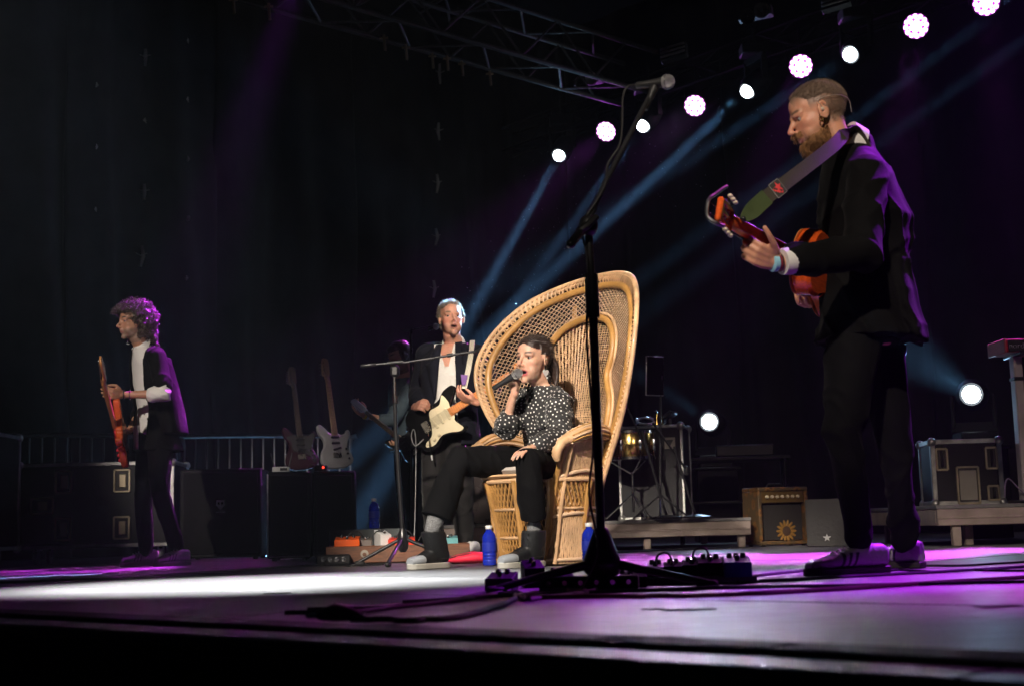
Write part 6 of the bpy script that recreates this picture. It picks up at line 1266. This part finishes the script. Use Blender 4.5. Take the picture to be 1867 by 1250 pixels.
# hair drawn back
BH = mat('dark_brown_smooth_hair', (.030, .017, .013), .33, var=.35, scale=18, stretch=(1, 1, 6), bump=.3, bscale=90, sheen=.2)
def hairB(x, y, z): ax = np.abs(x); line = np.where(y > .02, .076-np.clip(ax-.006, 0, .1)*.55, np.where(y > -.004, .018, np.where(y > -.03, .016, -.06))); return np.clip((z-line)/.035, 0, 1)*(y < .1)*(z > -.08)
oH, kH, nH = cap(B, hairB, .011, BH, nz=.002)
rt = (B.v+nH*.0105)[kH]; wz = hairB(*[B.p[kH][:, i] for i in range(3)]) > .5; tufts(B, rt[wz], nH[kH][wz], .06, BH, 'hair_strands', oH, 700, .0011, dirf=lambda p, d, r: (lambda q: q-d*q.dot(d))(B.HM.to_3x3() @ Vector((0, -1, -.35)))+d*.05, seg=4, seed=9)
hm = lambda p: B.HM @ Vector(p)
mb = MB()
for k in range(16): a = (k-7.5)/7.5; mb.limb(crom([hm((a*.06, -.085+.02*abs(a), .02)), hm((a*.075, -.1, -.03)), hm((a*.07, -.105, -.09)), hm((a*.055-.01, -.09, -.15)), hm((a*.03-.03, -.06, -.2))], 4), [.012]*4+[.013]*6+[.011]*4+[.008]*3, 8)
cloth(B, 'loose_hair', mb, BH, .005, .003, (60, 60, 8), seed=23, sm=2)
for sd_ in (-1, 1):
    MB().tube([hm((sd_*.084, .004+.004*0, -.036)), hm((sd_*.086, .005, -.052))], .006, 8).build('earring_link', CHROME, B.t, world=True)
    hp = [(1.35*.016*math.sin(t_)**3, 1.35*(.0125*math.cos(t_)-.005*math.cos(2*t_)-.002*math.cos(3*t_))) for t_ in [i*.3142 for i in range(20)]]
    c = hm((sd_*.088, .006, -.072)); M3 = basis(B.HM.to_3x3() @ Vector((0, -sd_, 0)), Z, (B.HM.to_3x3() @ Vector((0, -sd_, 0))).cross(Z), c); MB(M3).prism(hp, -.002, .002, None, .0008).build('heart_earring', mat('white_enamel', (.8, .78, .76), .2), B.t, world=True)
MB().ell(hm((-.0825, -.004, -.001)), .007, 10).build('earphone', mat('beige_earphone', (1, 1, 1)), B.t, world=True)
for k in range(2): c = B.wrR+Vector((-.01, -.015, .085)); MB().tube([c+Vector((.012*math.cos(a), -.0, .012*math.sin(a)+.006*k)) for a in [i*.6283 for i in range(10)]], .002, 6, True).build('ring', CHROME, B.t, world=True)
# ---- musician half hidden behind the boom stand
E = make('person', 'dim musician in a denim shirt behind the boom stand', onfloor(742, 11.3), fwd=(-.8, -.55, 0), pelvis=(745, 800, 11.32), chest=(742, 735, 11.3), neck=(736, 690, 11.28), head=(728, 650, 11.22), hfwd=(-.8, -.5, -.3), hup=(-.1, 0, 1),
         shL=(752, 708, 11.15), shR=(722, 706, 11.45), elL=(712, 768, 11.05), elR=(728, 770, 11.55), wrL=(664, 756, 10.92), wrR=(728, 806, 11.1), hipL=(750, 808, 11.25), hipR=(738, 808, 11.4), knL=(748, 900, 11.2), knR=(735, 900, 11.4), anL=(752, 985, 11.25), anR=(740, 985, 11.4), k=(1, 1))
body(E, (.45, .24, .15), (.3, .12, .1), (.03, .02, .02), (.7, (.05, .035, .03)), [(E.wrL, at(648, 740, 10.85)-E.wrL, (-.1, .6, .8), True, (.5, .8, .5), 1.0), (E.wrR, at(722, 812, 11.0)-E.wrR, (-.2, -.9, 0), False, (.4, .6, .3), 1.0)], flush=.2, vox=.005)
mb = MB(); torso(mb, E, .014, hem=.1); arm(mb, E.shL, E.elL, E.wrL, (.06, .055, .052, .048, .045), .012, .35); arm(mb, E.shR, E.elR, E.wrR, (.06, .055, .052, .048, .045), .012, .4); cloth(E, 'denim_shirt', mb, mat('washed_denim', (.03, .05, .065), .8, bump=.3, bscale=200, var=.3), .009, .011, (10, 10, 18), seed=31)
mb = MB(); mb.loft([(E.pelvis+Z*.02, E.side*.175, E.fwd*.12), (E.pelvis-Z*.1, E.side*.16, E.fwd*.11)], 20); leg(mb, E.hipL, E.knL, E.anL, (.095, .085, .065, .06, .055)); leg(mb, E.hipR, E.knR, E.anR, (.095, .085, .065, .06, .055)); cloth(E, 'trousers', mb, TROUS, .01, .008, seed=32)
shoe(E, onfloor(756, 11.35), onfloor(738, 11.1), LEATHER, GUM, lace=False); shoe(E, onfloor(744, 11.5), onfloor(724, 11.3), LEATHER, GUM, lace=False)
def hairE(x, y, z): return np.clip((z-np.where(y > .03, .05, -.06))/.03, 0, 1)*(y < .1)
cap(E, hairE, .014, CH, nz=.006)
for k, m_ in enumerate((mat('yellow_band', (.7, .5, .05), .5), mat('pale_blue_band', (.45, .65, .7), .5))): MB().lathe([(.028, -.008), (.0315, -.006), (.0315, .006), (.028, .008)], E.wrL.lerp(E.elL, .03+.09*k), E.elL-E.wrL, 16).build('wristband', m_, E.t, world=True)
gE = gframe(at(744, 810, 11.0), at(655, 738, 10.8), (-.5, -.8, .1)); electric('dim guitar with a pale blue headstock in the half hidden hands', gE, BLKG, BLACKP, mat('dark_neck', (1, 1, 1)), scale=.75, head_m=mat('pale_blue_headstock', (.4, .5, .56), .3))
# ================================================================== tape marks on the boards, dust in the beams
TPW = mat('white_tape', (.5, .5, .48), .6); TPB = mat('black_tape', (.01, .01, .01), .6)
for (px, d, L_, a_, m_, lab) in ((505, 4.55, .09, 10, TPB, 'small black tape scrap on the white lit boards'), (1255, 3.15, .12, 5, TPB, 'short black tape strip on the foreground boards'), (1190, 3.2, .05, -8, TPB, 'tiny black tape scrap on the foreground boards'),
        (1545, 7.6, .3, -40, TPW, 'white tape strip near the right riser'), (350, 6.9, .3, 30, TPB, 'black tape strip on the purple boards at left'), (1820, 3.0, .1, 20, TPB, 'black tape scrap at the right foreground')):
    t = thing('tape_mark', lab, 'tape', onfloor(px, d), R(a_), 'tape marks on the stage'); MB().box((0, 0, .0028), (L_, .045, .0012), .0003).build('strip', m_, t)
dm = MB(); rr = random.Random(11)
for k in range(260):
    L_, T_ = WH[rr.randrange(4)]; u = rr.uniform(.05, .6); p_ = L_.lerp(T_, u)+Vector((rr.gauss(0, .25), rr.gauss(0, .25), rr.gauss(0, .25))); r_ = rr.uniform(.0015, .004)
    dm.add([p_+Vector(q)*r_ for q in ((1, 0, 0), (-1, 0, 0), (0, 1, 0), (0, -1, 0), (0, 0, 1), (0, 0, -1))], [(0, 2, 4), (2, 1, 4), (1, 3, 4), (3, 0, 4), (2, 0, 5), (1, 2, 5), (3, 1, 5), (0, 3, 5)])
o = stuff(dm.build('airborne_dust', mat('dust_speck', (.8, .8, .8), .9), smooth=0)); o['label'] = 'fine pale dust specks drifting through the lamp beams'; o['category'] = 'dust'
# ================================================================== haze in the stage air
hz = MB(); x0, x1, y0, y1, z0, z1 = -14, 14, -4, 24, -2.3, 8.2
hz.add([(x0, y0, z0), (x1, y0, z0), (x1, y1, z0), (x0, y1, z0), (x0, y0, z1), (x1, y0, z1), (x1, y1, z1), (x0, y1, z1)], [(3, 2, 1, 0), (4, 5, 6, 7), (0, 1, 5, 4), (1, 2, 6, 5), (2, 3, 7, 6), (3, 0, 4, 7)])
hm_ = bpy.data.materials.new('stage_haze'); hm_.use_nodes = True; nt = hm_.node_tree; nt.nodes.remove(nt.nodes['Principled BSDF']); pv_ = nt.nodes.new('ShaderNodeVolumePrincipled')
pv_.inputs['Color'].default_value = (.8, .88, 1, 1); pv_.inputs['Density'].default_value = .0009; pv_.inputs['Anisotropy'].default_value = .0; nt.links.new(pv_.outputs[0], nt.nodes['Material Output'].inputs['Volume'])
stuff(hz.build('haze', hm_, smooth=0))
